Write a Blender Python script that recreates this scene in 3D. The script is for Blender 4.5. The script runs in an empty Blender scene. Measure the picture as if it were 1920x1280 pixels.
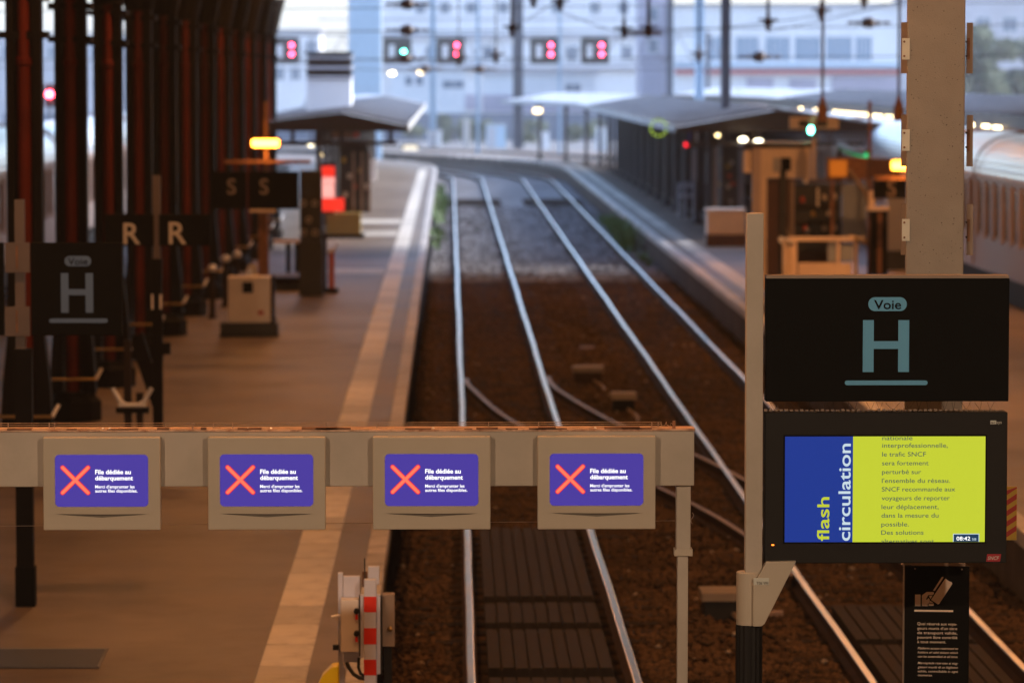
import bpy, bmesh, math, random
import numpy as np
from mathutils import Vector
random.seed(7); np.random.seed(7)
SC = bpy.context.scene
COL = SC.collection
R = math.radians

# ---------------------------------------------------------------- camera
FPX, HC = 7200.0, 5.5                      # focal length in photo pixels, camera height above the rails
TH = math.atan(501 / FPX); PS = math.atan(117 / FPX * math.cos(TH))
FWD = Vector((math.sin(PS) * math.cos(TH), math.cos(PS) * math.cos(TH), -math.sin(TH)))
RGT = Vector((math.cos(PS), -math.sin(PS), 0)); UPV = RGT.cross(FWD)
CAMP = Vector((0, 0, HC))
cam_d = bpy.data.cameras.new('camera'); cam = bpy.data.objects.new('camera', cam_d); COL.objects.link(cam)
cam.location = CAMP; cam.rotation_euler = FWD.to_track_quat('-Z', 'Y').to_euler()
cam_d.lens = 135; cam_d.sensor_width = 36; cam_d.clip_start = 0.5; cam_d.clip_end = 6000
cam_d.dof.use_dof = True; cam_d.dof.focus_distance = 23.3; cam_d.dof.aperture_fstop = 2.7
SC.camera = cam

# ---------------------------------------------------------------- world, sun, exposure
SUN_EL, SUN_AZ = R(32), R(80)
w = bpy.data.worlds.new('World'); SC.world = w; w.use_nodes = True
nt = w.node_tree; nt.nodes.clear()
sky = nt.nodes.new('ShaderNodeTexSky'); sky.sky_type = 'NISHITA'; sky.sun_disc = False
sky.sun_elevation = SUN_EL; sky.sun_rotation = SUN_AZ
sky.air_density = 1.0; sky.dust_density = 2.0; sky.ozone_density = 3.0
bg = nt.nodes.new('ShaderNodeBackground'); bg.inputs[1].default_value = 0.15
wo = nt.nodes.new('ShaderNodeOutputWorld')
nt.links.new(sky.outputs[0], bg.inputs[0]); nt.links.new(bg.outputs[0], wo.inputs[0])
sl = bpy.data.lights.new('sun', 'SUN'); sl.energy = 1.3; sl.angle = R(30); sl.color = (1, .96, .93)
so = bpy.data.objects.new('sun', sl); COL.objects.link(so)
sd = Vector((math.sin(SUN_AZ) * math.cos(SUN_EL), math.cos(SUN_AZ) * math.cos(SUN_EL), math.sin(SUN_EL)))
so.rotation_euler = (-sd).to_track_quat('-Z', 'Y').to_euler()
SC.view_settings.view_transform = 'Standard'; SC.view_settings.look = 'None'
SC.view_settings.gamma = 1; EXPO = 2.0; SC.view_settings.exposure = EXPO; EK = 2 ** -EXPO
SC.cycles.use_denoising = True; SC.cycles.max_bounces = 6; SC.cycles.volume_bounces = 0
SC.cycles.sample_clamp_indirect = 4

# ---------------------------------------------------------------- helpers
def P(px, py, D):
    """world point on the plane y = D seen at that place of the photograph (used to lay things out in metres)"""
    d = FWD + RGT * ((px - 960) / FPX) + UPV * ((640 - py) / FPX)
    return CAMP + d * (D / d.y)
def G(px, py, z=0.55):
    d = FWD + RGT * ((px - 960) / FPX) + UPV * ((640 - py) / FPX)
    return CAMP + d * ((z - HC) / d.z)
def wloc(o):
    v = Vector((0, 0, 0))
    while o is not None: v += o.location; o = o.parent
    return v

_m = {}
def mat(name, col, rough=.6, metal=0., var=.15, scale=3., bump=0., bscale=40., emit=None, es=1., spec=.5, dirt=None, dscale=1.2, stretch=None, trans=0., alpha=1., rnd=0.):
    if name in _m: return _m[name]
    m = bpy.data.materials.new(name); m.use_nodes = True
    n = m.node_tree.nodes; l = m.node_tree.links
    b = n['Principled BSDF']
    b.inputs['Roughness'].default_value = rough; b.inputs['Metallic'].default_value = metal
    b.inputs['Specular IOR Level'].default_value = spec
    tc = n.new('ShaderNodeTexCoord'); src = tc.outputs['Object']
    if stretch:
        mp = n.new('ShaderNodeMapping'); mp.inputs['Scale'].default_value = stretch
        l.new(src, mp.inputs[0]); src = mp.outputs[0]
    c4 = lambda c: (c[0], c[1], c[2], 1)
    if var > 0 and emit is None:
        no = n.new('ShaderNodeTexNoise'); no.inputs['Scale'].default_value = scale; no.inputs['Detail'].default_value = 6
        l.new(src, no.inputs['Vector'])
        cr = n.new('ShaderNodeValToRGB'); cr.color_ramp.elements[0].position = .3; cr.color_ramp.elements[1].position = .7
        cr.color_ramp.elements[0].color = c4([x * (1 - var) for x in col]); cr.color_ramp.elements[1].color = c4([min(1, x * (1 + var)) for x in col])
        l.new(no.outputs[0], cr.inputs[0]); out = cr.outputs[0]
        if dirt:
            n2 = n.new('ShaderNodeTexNoise'); n2.inputs['Scale'].default_value = dscale; n2.inputs['Detail'].default_value = 8; n2.inputs['Roughness'].default_value = .65
            l.new(src, n2.inputs['Vector'])
            r2 = n.new('ShaderNodeValToRGB'); r2.color_ramp.elements[0].position = .48; r2.color_ramp.elements[1].position = .68
            l.new(n2.outputs[0], r2.inputs[0])
            mx = n.new('ShaderNodeMixRGB'); mx.inputs[2].default_value = c4(dirt)
            l.new(r2.outputs[0], mx.inputs[0]); l.new(out, mx.inputs[1]); out = mx.outputs[0]
        if rnd:
            oi = n.new('ShaderNodeObjectInfo'); m1 = n.new('ShaderNodeMapRange'); m1.inputs[3].default_value = 1 - rnd; m1.inputs[4].default_value = 1 + rnd * .6
            hv = n.new('ShaderNodeHueSaturation'); l.new(oi.outputs['Random'], m1.inputs[0]); l.new(m1.outputs[0], hv.inputs['Value']); l.new(out, hv.inputs['Color']); out = hv.outputs[0]
        l.new(out, b.inputs['Base Color'])
        mr = n.new('ShaderNodeMapRange'); mr.inputs[3].default_value = max(.03, rough - .1); mr.inputs[4].default_value = min(1, rough + .1)
        l.new(no.outputs[0], mr.inputs[0]); l.new(mr.outputs[0], b.inputs['Roughness'])
    else:
        b.inputs['Base Color'].default_value = c4(col)
    if bump > 0:
        nb = n.new('ShaderNodeTexNoise'); nb.inputs['Scale'].default_value = bscale; nb.inputs['Detail'].default_value = 5
        l.new(src, nb.inputs['Vector'])
        bp = n.new('ShaderNodeBump'); bp.inputs['Strength'].default_value = bump; bp.inputs['Distance'].default_value = .02
        l.new(nb.outputs[0], bp.inputs['Height']); l.new(bp.outputs[0], b.inputs['Normal'])
    if emit is not None:
        b.inputs['Emission Color'].default_value = c4(emit); b.inputs['Emission Strength'].default_value = es * EK
    if trans: b.inputs['Transmission Weight'].default_value = trans
    if alpha < 1: b.inputs['Alpha'].default_value = alpha
    _m[name] = m
    return m
def M(name): return _m[name]

class MB:
    def __init__(s): s.v = []; s.f = []; s.mi = []
    def add(s, vs, fs, mi=0):
        k = len(s.v); s.v += [tuple(v) for v in vs]; s.f += [tuple(i + k for i in f) for f in fs]; s.mi += [mi] * len(fs); return s
    def box(s, x0, y0, z0, x1, y1, z1, mi=0):
        vs = [(x0,y0,z0),(x1,y0,z0),(x1,y1,z0),(x0,y1,z0),(x0,y0,z1),(x1,y0,z1),(x1,y1,z1),(x0,y1,z1)]
        return s.add(vs, [(0,3,2,1),(4,5,6,7),(0,1,5,4),(1,2,6,5),(2,3,7,6),(3,0,4,7)], mi)
    def tube(s, pts, r, n=8, mi=0, r1=None):
        pts = [Vector(p) for p in pts]; rings = []
        for i, p in enumerate(pts):
            t = (pts[min(i+1, len(pts)-1)] - pts[max(i-1, 0)]).normalized()
            a = t.cross(Vector((0,0,1)) if abs(t.z) < .9 else Vector((1,0,0))).normalized(); b = t.cross(a)
            rr = r if r1 is None else r + (r1 - r) * i / (len(pts) - 1)
            rings.append([p + (a * math.cos(2*math.pi*k/n) + b * math.sin(2*math.pi*k/n)) * rr for k in range(n)])
        vs = [v for g in rings for v in g]; fs = []
        for i in range(len(pts) - 1):
            for k in range(n): fs.append((i*n+k, i*n+(k+1)%n, (i+1)*n+(k+1)%n, (i+1)*n+k))
        fs += [tuple(range(n))[::-1], tuple((len(pts)-1)*n + k for k in range(n))]
        return s.add(vs, fs, mi)
    def lathe(s, c, prof, n=16, mi=0):            # prof: (radius, z) about a vertical axis
        vs = []; fs = []
        for (r, z) in prof:
            for k in range(n): vs.append((c[0] + r*math.cos(2*math.pi*k/n), c[1] + r*math.sin(2*math.pi*k/n), c[2] + z))
        for i in range(len(prof) - 1):
            for k in range(n): fs.append((i*n+k, i*n+(k+1)%n, (i+1)*n+(k+1)%n, (i+1)*n+k))
        fs += [tuple(range(n))[::-1], tuple((len(prof)-1)*n + k for k in range(n))]
        return s.add(vs, fs, mi)
    def prism(s, poly, y0, y1, mi=0):             # poly: (x, z) outline, extruded along y
        n = len(poly); vs = [(x, y0, z) for x, z in poly] + [(x, y1, z) for x, z in poly]
        fs = [tuple(range(n)), tuple(range(n, 2*n))[::-1]] + [(i, i+n, (i+1)%n+n, (i+1)%n) for i in range(n)]
        return s.add(vs, fs, mi)
    def sweep(s, prof, path, mi=0, cap=True, mis=None, closed=True):      # prof: (dx, z); path: (x, y, z)
        n = len(prof); vs = []; fs = []; mm = []
        for (x, y, z) in path: vs += [(x + a, y, z + b) for a, b in prof]
        for i in range(len(path) - 1):
            for k in range(n if closed else n - 1):
                fs.append((i*n+k, i*n+(k+1)%n, (i+1)*n+(k+1)%n, (i+1)*n+k)); mm.append(mis[k] if mis else mi)
        if cap and closed:
            fs += [tuple(range(n)), tuple((len(path)-1)*n + k for k in range(n))[::-1]]; mm += [mi, mi]
        k0 = len(s.v); s.v += vs; s.f += [tuple(i + k0 for i in f) for f in fs]; s.mi += mm; return s
    def build(s, name, m, parent=None, bevel=0, smooth=False):
        off = wloc(parent) if parent is not None else Vector((0,0,0))
        me = bpy.data.meshes.new(name)
        me.from_pydata([(a-off.x, b-off.y, c-off.z) for a, b, c in s.v], [], s.f)
        for q in (m if isinstance(m, (list, tuple)) else [m]): me.materials.append(q)
        if any(s.mi): me.polygons.foreach_set('material_index', s.mi)
        bm = bmesh.new(); bm.from_mesh(me); bmesh.ops.recalc_face_normals(bm, faces=bm.faces); bm.to_mesh(me); bm.free()
        if smooth: me.polygons.foreach_set('use_smooth', [True] * len(me.polygons))
        o = bpy.data.objects.new(name, me); COL.objects.link(o)
        if parent is not None: o.parent = parent
        if bevel:
            b = o.modifiers.new('bevel', 'BEVEL'); b.width = bevel; b.segments = 2; b.limit_method = 'ANGLE'
        return o
def box(name, m, parent, x0, y0, z0, x1, y1, z1, bevel=0): return MB().box(min(x0,x1), min(y0,y1), min(z0,z1), max(x0,x1), max(y0,y1), max(z0,z1)).build(name, m, parent, bevel)
def pbox(name, m, parent, a, b, c, d, D, dep, bevel=0):
    """box whose front face stands at y = D, with its corners where the photograph shows them"""
    p = P(a, b, D); q = P(c, d, D); return box(name, m, parent, p.x, D, q.z, q.x, D + dep, p.z, bevel)
def tag(o, label=None, cat=None, group=None, kind=None):
    if label: o['label'] = label
    if cat: o['category'] = cat
    if group: o['group'] = group
    if kind: o['kind'] = kind
    return o
def thing(name, label, cat, loc=(0,0,0), group=None):
    o = bpy.data.objects.new(name, None); o.empty_display_size = .2; COL.objects.link(o); o.location = loc
    return tag(o, label, cat, group)
def copy_tree(o, parent=None):
    c = o.copy(); COL.objects.link(c); c.parent = parent
    for ch in list(o.children): copy_tree(ch, c)
    return c
def offset_mesh(me, off):
    me.transform(__import__('mathutils').Matrix.Translation(off))
def rrect(x0, z0, x1, z1, r, n=6):
    pts = []
    for cx, cz, a0 in ((x1-r, z1-r, 0), (x0+r, z1-r, 90), (x0+r, z0+r, 180), (x1-r, z0+r, 270)):
        for k in range(n + 1): a = R(a0 + 90 * k / n); pts.append((cx + r*math.cos(a), cz + r*math.sin(a)))
    return pts
def text(name, body, m, parent, x0, zb, y, cap_h, width=None, align='LEFT', bold=0., shear=0., rot=0., clipz=None):
    """flat lettering facing -y; x0 = left edge (or centre), zb = baseline height, cap_h = capital height"""
    cu = bpy.data.curves.new(name, 'FONT'); cu.body = body; cu.size = 1; cu.offset = bold; cu.shear = shear
    cu.resolution_u = 4
    ob = bpy.data.objects.new(name, cu); COL.objects.link(ob)
    dg = bpy.context.evaluated_depsgraph_get(); dg.update()
    me = bpy.data.meshes.new_from_object(ob.evaluated_get(dg))
    bpy.data.objects.remove(ob); bpy.data.curves.remove(cu)
    n = len(me.vertices); a = np.empty(n * 3, 'f'); me.vertices.foreach_get('co', a); a = a.reshape(-1, 3)
    s = cap_h / .73; X = (a[:, 0] - a[:, 0].min()) * s; Z = a[:, 1] * s
    if width: X *= width / max(X.max(), 1e-6)
    if align == 'CENTER': X -= X.max() / 2
    if rot: X, Z = -Z, X                            # quarter turn: reads upwards
    off = wloc(parent)
    b = np.stack([X + x0 - off.x, np.full(n, y - off.y), Z + zb - off.z], 1)
    me.vertices.foreach_set('co', b.astype('f').ravel())
    if clipz:
        bm = bmesh.new(); bm.from_mesh(me)
        for zc, sg in ((clipz[0], -1), (clipz[1], 1)):
            bmesh.ops.bisect_plane(bm, geom=bm.verts[:] + bm.edges[:] + bm.faces[:], plane_co=(0, 0, zc - off.z), plane_no=(0, 0, sg), clear_outer=True)
        bm.to_mesh(me); bm.free()
    me.update(); me.materials.clear(); me.materials.append(m)
    o = bpy.data.objects.new(name, me); COL.objects.link(o); o.parent = parent
    return o

# ---------------------------------------------------------------- materials
mat('asphalt', (.19,.145,.115), .5, spec=.3, var=.25, scale=.9, bump=.25, bscale=60, dirt=(.09,.06,.043), dscale=.3)
mat('tactile', (.62,.57,.51), .5, var=.12, scale=2, dirt=(.34,.29,.25), dscale=2.5, rnd=.3, bump=.2, bscale=90)
mat('coping', (.55,.5,.47), .55, var=.15, scale=4, dirt=(.25,.21,.19), dscale=2, rnd=.2)
mat('platform_wall', (.11,.085,.07), .9, spec=.1, var=.3, scale=2, bump=.4, dirt=(.06,.05,.045))
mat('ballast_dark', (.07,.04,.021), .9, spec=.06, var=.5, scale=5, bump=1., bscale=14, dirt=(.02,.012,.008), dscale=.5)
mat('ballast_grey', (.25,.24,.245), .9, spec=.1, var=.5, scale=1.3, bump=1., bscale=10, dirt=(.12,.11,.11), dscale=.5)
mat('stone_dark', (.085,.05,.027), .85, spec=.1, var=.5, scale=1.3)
mat('stone_pale', (.26,.21,.17), .75, var=.3, scale=1.3)
mat('sleeper', (.03,.018,.011), .8, rnd=.5, spec=.08, var=.35, scale=3, stretch=(1,8,1), bump=.5, bscale=20)
mat('rail_top', (.85,.79,.77), .32, 1., var=.12, scale=1.5)
mat('rail_rust', (.05,.028,.019), .8, 0, spec=.1, var=.3, scale=4)
mat('rail_dull', (.30,.2,.15), .45, .6, var=.25, scale=3)
mat('panel_wood', (.032,.022,.016), .75, spec=.12, var=.35, scale=3, stretch=(6,1,1), bump=.4)
mat('iron_black', (.008,.006,.0055), .65, spec=.1, var=.3, scale=2)
mat('iron_red', (.10,.012,.005), .6, spec=.15, var=.3, scale=1.5)
mat('iron_brown', (.03,.017,.012), .65, spec=.1, var=.3, scale=1.5)
mat('chrome', (.85,.85,.9), .35, .4, var=.03)
mat('brass', (.5,.36,.18), .3, .9, var=.1)
mat('beige', (.52,.44,.345), .4, var=.05, scale=2, bump=.03, bscale=300)
mat('beige_dull', (.48,.41,.34), .55, var=.09, scale=2, bump=.05, dirt=(.42,.36,.29), dscale=1.5)
mat('pillar_paint', (.275,.245,.215), .6, var=.08, scale=6, bump=.15, bscale=120, dirt=(.26,.225,.195), dscale=2)
mat('rust', (.22,.1,.05), .75, var=.4, scale=12, bump=.4)
mat('speck', (.06,.04,.03), .8, var=.2)
mat('plate_white', (.62,.62,.55), .45, var=.06)
mat('plate_brown', (.3,.22,.17), .55, var=.1)
mat('post_pink', (.13,.10,.095), .6, var=.1)
mat('sign_black', (.004,.0035,.003), .7, var=0, spec=.12)
mat('case_black', (.016,.014,.013), .6, var=.1, bump=.1, bscale=200, spec=.25)
mat('sign_blue', (.12,.40,.66), .5, var=0)
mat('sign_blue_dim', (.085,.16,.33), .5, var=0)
mat('sign_white', (.55,.5,.45), .5, var=0)
mat('notice_print', (.8,.66,.55), .6, var=0)
mat('screen_purple', (.01,.01,.02), .3, emit=(.065,.042,.34), es=1.0)
mat('screen_white', (.1,.1,.1), .4, emit=(1,1,1), es=1.3)
mat('screen_coral', (.1,.05,.04), .4, emit=(1,.16,.09), es=1.2)
mat('screen_red', (.1,.02,.02), .4, emit=(.75,.02,.05), es=1.0)
mat('screen_blue', (.01,.01,.02), .3, emit=(.008,.04,.30), es=.9)
mat('screen_lime', (.02,.02,.01), .3, emit=(.58,.66,.035), es=.95)
mat('screen_ink', (.02,.03,.03), .3, emit=(.045,.075,.085), es=1)
mat('screen_pale', (.1,.1,.1), .3, emit=(.55,.70,.78), es=1)
mat('screen_navy', (.01,.01,.02), .3, emit=(.008,.04,.1), es=1)
mat('led_orange', (.3,.05,.01), .3, emit=(1,.2,.02), es=4)
mat('logo_red', (.42,.02,.03), .45, var=0)
mat('stripe_red', (.8,.03,.006), .45, var=.06)
mat('stripe_white', (.66,.68,.84), .45, var=.06)
mat('hazard_yellow', (.62,.36,.03), .5, var=.08)
mat('hazard_red', (.5,.03,.02), .5, var=.08)
mat('yellow', (.95,.68,.0), .4, var=.05)
mat('cable', (.01,.01,.01), .5, var=0)
mat('wire', (.03,.025,.022), .6, var=0)
mat('wire_bright', (.5,.42,.34), .4, .7, var=0)
mat('insulator', (.05,.022,.012), .4, var=.2)
mat('mast_blue', (.36,.48,.6), .6, var=.06)
mat('mast_dark', (.09,.10,.13), .6, var=.1)
mat('roof_metal', (.50,.52,.57), .5, var=.12, scale=1, stretch=(1,.1,1), dirt=(.28,.28,.3))
mat('fascia', (.035,.025,.022), .6, var=.2)
mat('soffit', (.08,.07,.065), .7, var=.2)
mat('concrete', (.4,.4,.41), .8, var=.1, dirt=(.3,.3,.31))
mat('facade_white', (.70,.71,.74), .8, var=.06, scale=.3, dirt=(.62,.63,.67), dscale=.2)
mat('facade_grey', (.42,.42,.46), .8, var=.1, scale=.3)
mat('facade_lilac', (.33,.31,.40), .8, var=.08, scale=.3)
mat('red_band', (.42,.09,.1), .7, var=.1)
mat('glass_far', (.10,.15,.22), .15, var=.1)
mat('glass_blue', (.14,.24,.36), .12, var=.1)
mat('coach_roof', (.78,.74,.75), .3, .9, var=.08, scale=.8, stretch=(1,.1,1), dirt=(.66,.62,.63))
mat('coach_side', (.34,.26,.24), .45, .2, var=.1, scale=.7)
mat('coach_rib', (.42,.31,.27), .45, .3, var=.08)
mat('coach_glass', (.02,.018,.02), .12, var=0)
mat('under', (.02,.018,.017), .8, var=.3)
mat('ground', (.17,.17,.18), .9, var=.3, scale=.15, bump=.3, bscale=2)
mat('leaf', (.04,.065,.033), .7, var=.4, scale=.6)
mat('weed', (.075,.15,.03), .6, var=.3, scale=3)
mat('bark', (.08,.06,.045), .85, var=.3)
mat('hall_roof', (.07,.065,.06), .8, var=.2)
mat('hall_wall', (.12,.10,.09), .85, var=.2)
mat('sig_red', (.2,.01,.03), .3, emit=(1,.035,.09), es=60)
mat('sig_red_small', (.2,.01,.01), .3, emit=(1,.01,.03), es=5)
mat('sig_red_near', (.2,.01,.03), .3, emit=(1,.035,.06), es=70)
mat('sig_green', (.01,.2,.12), .3, emit=(.1,1,.7), es=50)
mat('led_green', (.01,.2,.06), .3, emit=(.01,.6,.2), es=1.6)
mat('led_lime', (.1,.2,.01), .3, emit=(.42,.62,.01), es=1.6)
mat('lamp_warm', (.5,.4,.2), .3, emit=(1,.72,.33), es=9)
mat('lamp_white', (.5,.5,.4), .3, emit=(1,.86,.55), es=14)
mat('lamp_sodium', (.5,.2,.05), .3, emit=(1,.36,.03), es=11)
mat('shop_red', (.3,.02,.01), .3, emit=(1,.03,.015), es=1.1)
mat('shop_pink', (.3,.1,.1), .3, emit=(1,.4,.35), es=1.3)
mat('shop_olive', (.30,.2,.05), .5, var=.1)
mat('display_amber', (.3,.1,.01), .4, emit=(.7,.17,.01), es=.55)
mat('kiosk_beige', (.85,.68,.54), .55, var=.08)
mat('kiosk_pink', (.55,.44,.42), .5, var=.06)
mat('brown_door', (.09,.035,.02), .5, var=.2)
mat('orange_paint', (.55,.13,.05), .5, var=.1)
mat('machine_white', (.85,.78,.75), .45, var=.06)
mat('glass_pane', (.35,.4,.48), .1, var=0, spec=.8)
mat('dark_panel', (.03,.028,.026), .5, var=.2)
mat('grate', (.10,.10,.11), .45, .5, var=.2)
mat('goods_white', (.6,.55,.5), .5, var=.1)
mat('goods_red', (.5,.08,.04), .5, var=.1)
mat('goods_yellow', (.5,.32,.06), .5, var=.1)
mat('blue_plate', (.03,.08,.45), .5, var=.05)
mat('lamp_hall', (.5,.4,.3), .3, emit=(1,.55,.22), es=6)

# ================================================================ STRUCTURE
PZ = 0.55                                   # platform height above the rail tops
YH = 112.0                                  # where the train hall ends
def dev(y):
    if y < 200: return 0.
    if y < 268: return -(y - 200) ** 2 / 180.
    return -(68 ** 2) / 180. - (y - 268) * (136 / 180.)
def ys(a, b, st=6.):
    o = []; y = a
    while y < b:
        o.append(y); y += st if y < 190 else 3.
    return o + [b]
def ribbon(prof, a, b, name, m, parent=None, st=6., **k): return MB().sweep(prof, [(dev(y), y, 0) for y in ys(a, b, st)], **k).build(name, m, parent)

g = box('ground', M('ground'), None, -700, -150, -.9, 700, 1300, -.46); tag(g, kind='structure')
b1 = ribbon([(-.6,-.21),(6.15,-.21),(6.15,-.44),(-.6,-.44)], 5, YH, 'track_bed', M('ballast_dark')); tag(b1, kind='structure')  # dark brown ballast up to the hall end, grey ballast beyond it
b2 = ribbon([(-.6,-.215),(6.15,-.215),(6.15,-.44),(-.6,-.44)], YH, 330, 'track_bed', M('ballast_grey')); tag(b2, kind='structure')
b3 = ribbon([(12.1,-.2),(40,-.2),(40,-.44),(12.1,-.44)], 5, 330, 'track_bed', M('ballast_grey')); tag(b3, kind='structure')
b4 = ribbon([(-40,-.2),(-8.4,-.2),(-8.4,-.44),(-40,-.44)], 5, 330, 'track_bed', M('ballast_grey')); tag(b4, kind='structure')

def platform(name, xa, xb, edge, a, b):
    x0, x1 = (xa, xb)
    p = ribbon([(x0, -.45), (x0, PZ-.004), (x1, PZ-.004), (x1, -.45)], a, b, name, [M('asphalt'), M('platform_wall')], mis=[1, 0, 1, 1])
    tag(p, kind='structure')
    return p
pl = platform('platform', -8.3, -.74, 1, 5, 300)
pr = platform('platform', 6.27, 12.0, -1, 5, 300)
ph = platform('platform', 15.4, 22.0, 1, 30, 300)
pw = platform('platform', -22.0, -15.4, 1, 30, 300)
conc = box('concourse_floor', M('asphalt'), None, -40, -20, -.4, 40, 5, PZ); tag(conc, kind='structure')

def slabs(parent, name, m, x0, x1, z0, z1, a, b, ln, gap, jz=.003):
    s = MB().box(x0, 0, z0, x1, ln - gap, z1); first = None; y = a
    me = None
    while y + ln < b:
        if me is None:
            o = s.build(name, m, None, bevel=.006); me = o.data
        else:
            o = bpy.data.objects.new(name, me); COL.objects.link(o)
            bv = o.modifiers.new('bevel', 'BEVEL'); bv.width = .006; bv.segments = 1
        o.parent = parent; o.location = (dev(y) + random.uniform(-.003,.003), y, random.uniform(-jz, jz)); y += ln
slabs(pl, 'tactile_slab', M('tactile'), -1.60, -1.18, PZ-.03, PZ+.006, 26, 200, 1.2, .035)
slabs(pl, 'coping_stone', M('coping'), -.86, -.665, PZ-.16, PZ+.012, 26, 222, 1.5, .012)
slabs(pr, 'coping_stone', M('coping'), 6.19, 6.42, PZ-.16, PZ+.012, 40, 236, 1.5, .012)
slabs(pr, 'tactile_slab', M('tactile'), 6.75, 7.17, PZ-.03, PZ+.006, 60, 236, 1.2, .014)
# concrete repair bands that cross the platform (paler patches of paving)
for (ya, yb, xa, xb) in ((95.5, 98.0, -3.1, -1.65), (118, 121, -3.0, -1.65), (128, 131, -3.0, -1.65)):
    o = box('paving_patch', M('tactile'), pl, xa, ya, PZ-.02, xb, yb, PZ+.002)

# ---- tracks
RP = [(-.07,-.172),(.07,-.172),(.07,-.155),(.012,-.13),(.012,-.05),(.036,-.04),(.036,-.004),(.028,0),(-.028,0),(-.036,-.004),(-.036,-.04),(-.012,-.05),(-.012,-.13),(-.07,-.155)]
RMI = [0]*14; RMI[7] = 1; RMI[6] = 1; RMI[8] = 1
def rail(path, parent, top='rail_top'):
    return MB().sweep(RP, path, mis=RMI).build('rail', [M('rail_rust'), M(top)], parent)
def wob(y, k): return .006 * math.sin(y * .31 + k) + .003 * math.sin(y * 1.01 + 2.1 * k)
sl_me = MB().box(-1.3, -.125, -.31, 1.3, .125, -.165).build('sleeper', M('sleeper'), None, bevel=.012)
def track(xc, a, b, name='railway_track', sl=True):
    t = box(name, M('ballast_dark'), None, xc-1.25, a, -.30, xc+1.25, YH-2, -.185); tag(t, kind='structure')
    for s in (-1, 1):
        pts = []; y = a
        while y <= b: pts.append((xc + s*.752 + dev(y) + wob(y, xc + s), y, 0)); y += 1.5 if y < 195 else 2.
        rail(pts, t)
    if sl:
        y = 27.
        while y < 175:
            o = bpy.data.objects.new('sleeper', sl_me.data); COL.objects.link(o); o.parent = t
            o.location = (xc + random.uniform(-.05,.05), y, random.uniform(-.012,.004)); o.rotation_euler.z = random.uniform(-.02,.02)
            bv = o.modifiers.new('bevel', 'BEVEL'); bv.width = .012; bv.segments = 1
            y += .62
    return t
T1 = track(.95, 8, 300); T2 = track(4.59, 8, 300)
bpy.data.objects.remove(sl_me)
T3 = track(13.7, 8, 300, sl=False); T4 = track(-12.0, 8, 300, sl=False)
# crossover rails (dull, little used)
def spline(pts, n=10):
    o = []; q = [pts[0]] + pts + [pts[-1]]
    for i in range(1, len(q) - 2):
        for k in range(n):
            t = k / n; p0, p1, p2, p3 = (np.array(v) for v in q[i-1:i+3])
            o.append(tuple(.5 * ((2*p1) + (-p0+p2)*t + (2*p0-5*p1+4*p2-p3)*t*t + (-p0+3*p1-3*p2+p3)*t**3)))
    return o + [tuple(pts[-1])]
XO = tag(box('railway_crossover', M('sleeper'), None, 2.5, 56, -.30, 2.75, 58, -.17), kind='structure')
for pts in ([(.30,69.5),(.38,67.5),(1.10,60.2),(2.81,51),(3.50,46.2),(3.75,42)], [(1.79,70),(1.90,67),(2.66,60.4),(3.59,55.3),(4.40,49),(5.0,44.5),(5.26,41)]):
    rail([(x, y, -.006) for x, y in spline(pts)], XO, 'rail_dull')
# timber infill panels between the running rails at the buffer end
def infill(xc, ya, yb, parent):
    mb = MB(); n = 9
    for k in range(n):
        x = xc - .60 + k * 1.2 / n; mb.box(x, ya, -.16, x + 1.2/n - .018, yb, -.05 + random.uniform(-.004,.004))
    return mb
def yr(py): return FPX * (HC + .05) / (py - 139)
for (a, b) in ((992, 1122), (1134, 1172), (1184, 1258), (1276, 1330)):
    n = 9
    pn = box('infill_panel', M('panel_wood'), T1, .36, yr(b), -.17, 1.54, yr(a), -.075)
    for k in range(n):
        x = .36 + k * 1.18 / n; box('plank', M('panel_wood'), pn, x, yr(b), -.074, x + 1.18/n - .02, yr(a), -.05 + random.uniform(-.004,.004))
for (a, b) in ((1140, 1205), (1215, 1330)):
    pn = box('infill_panel', M('panel_wood'), T2, 4.0, yr(b), -.17, 5.18, yr(a), -.075)
    for k in range(9):
        x = 4.0 + k * 1.18 / 9; box('plank', M('panel_wood'), pn, x, yr(b), -.074, x + 1.18/9 - .02, yr(a), -.05 + random.uniform(-.004,.004))

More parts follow.
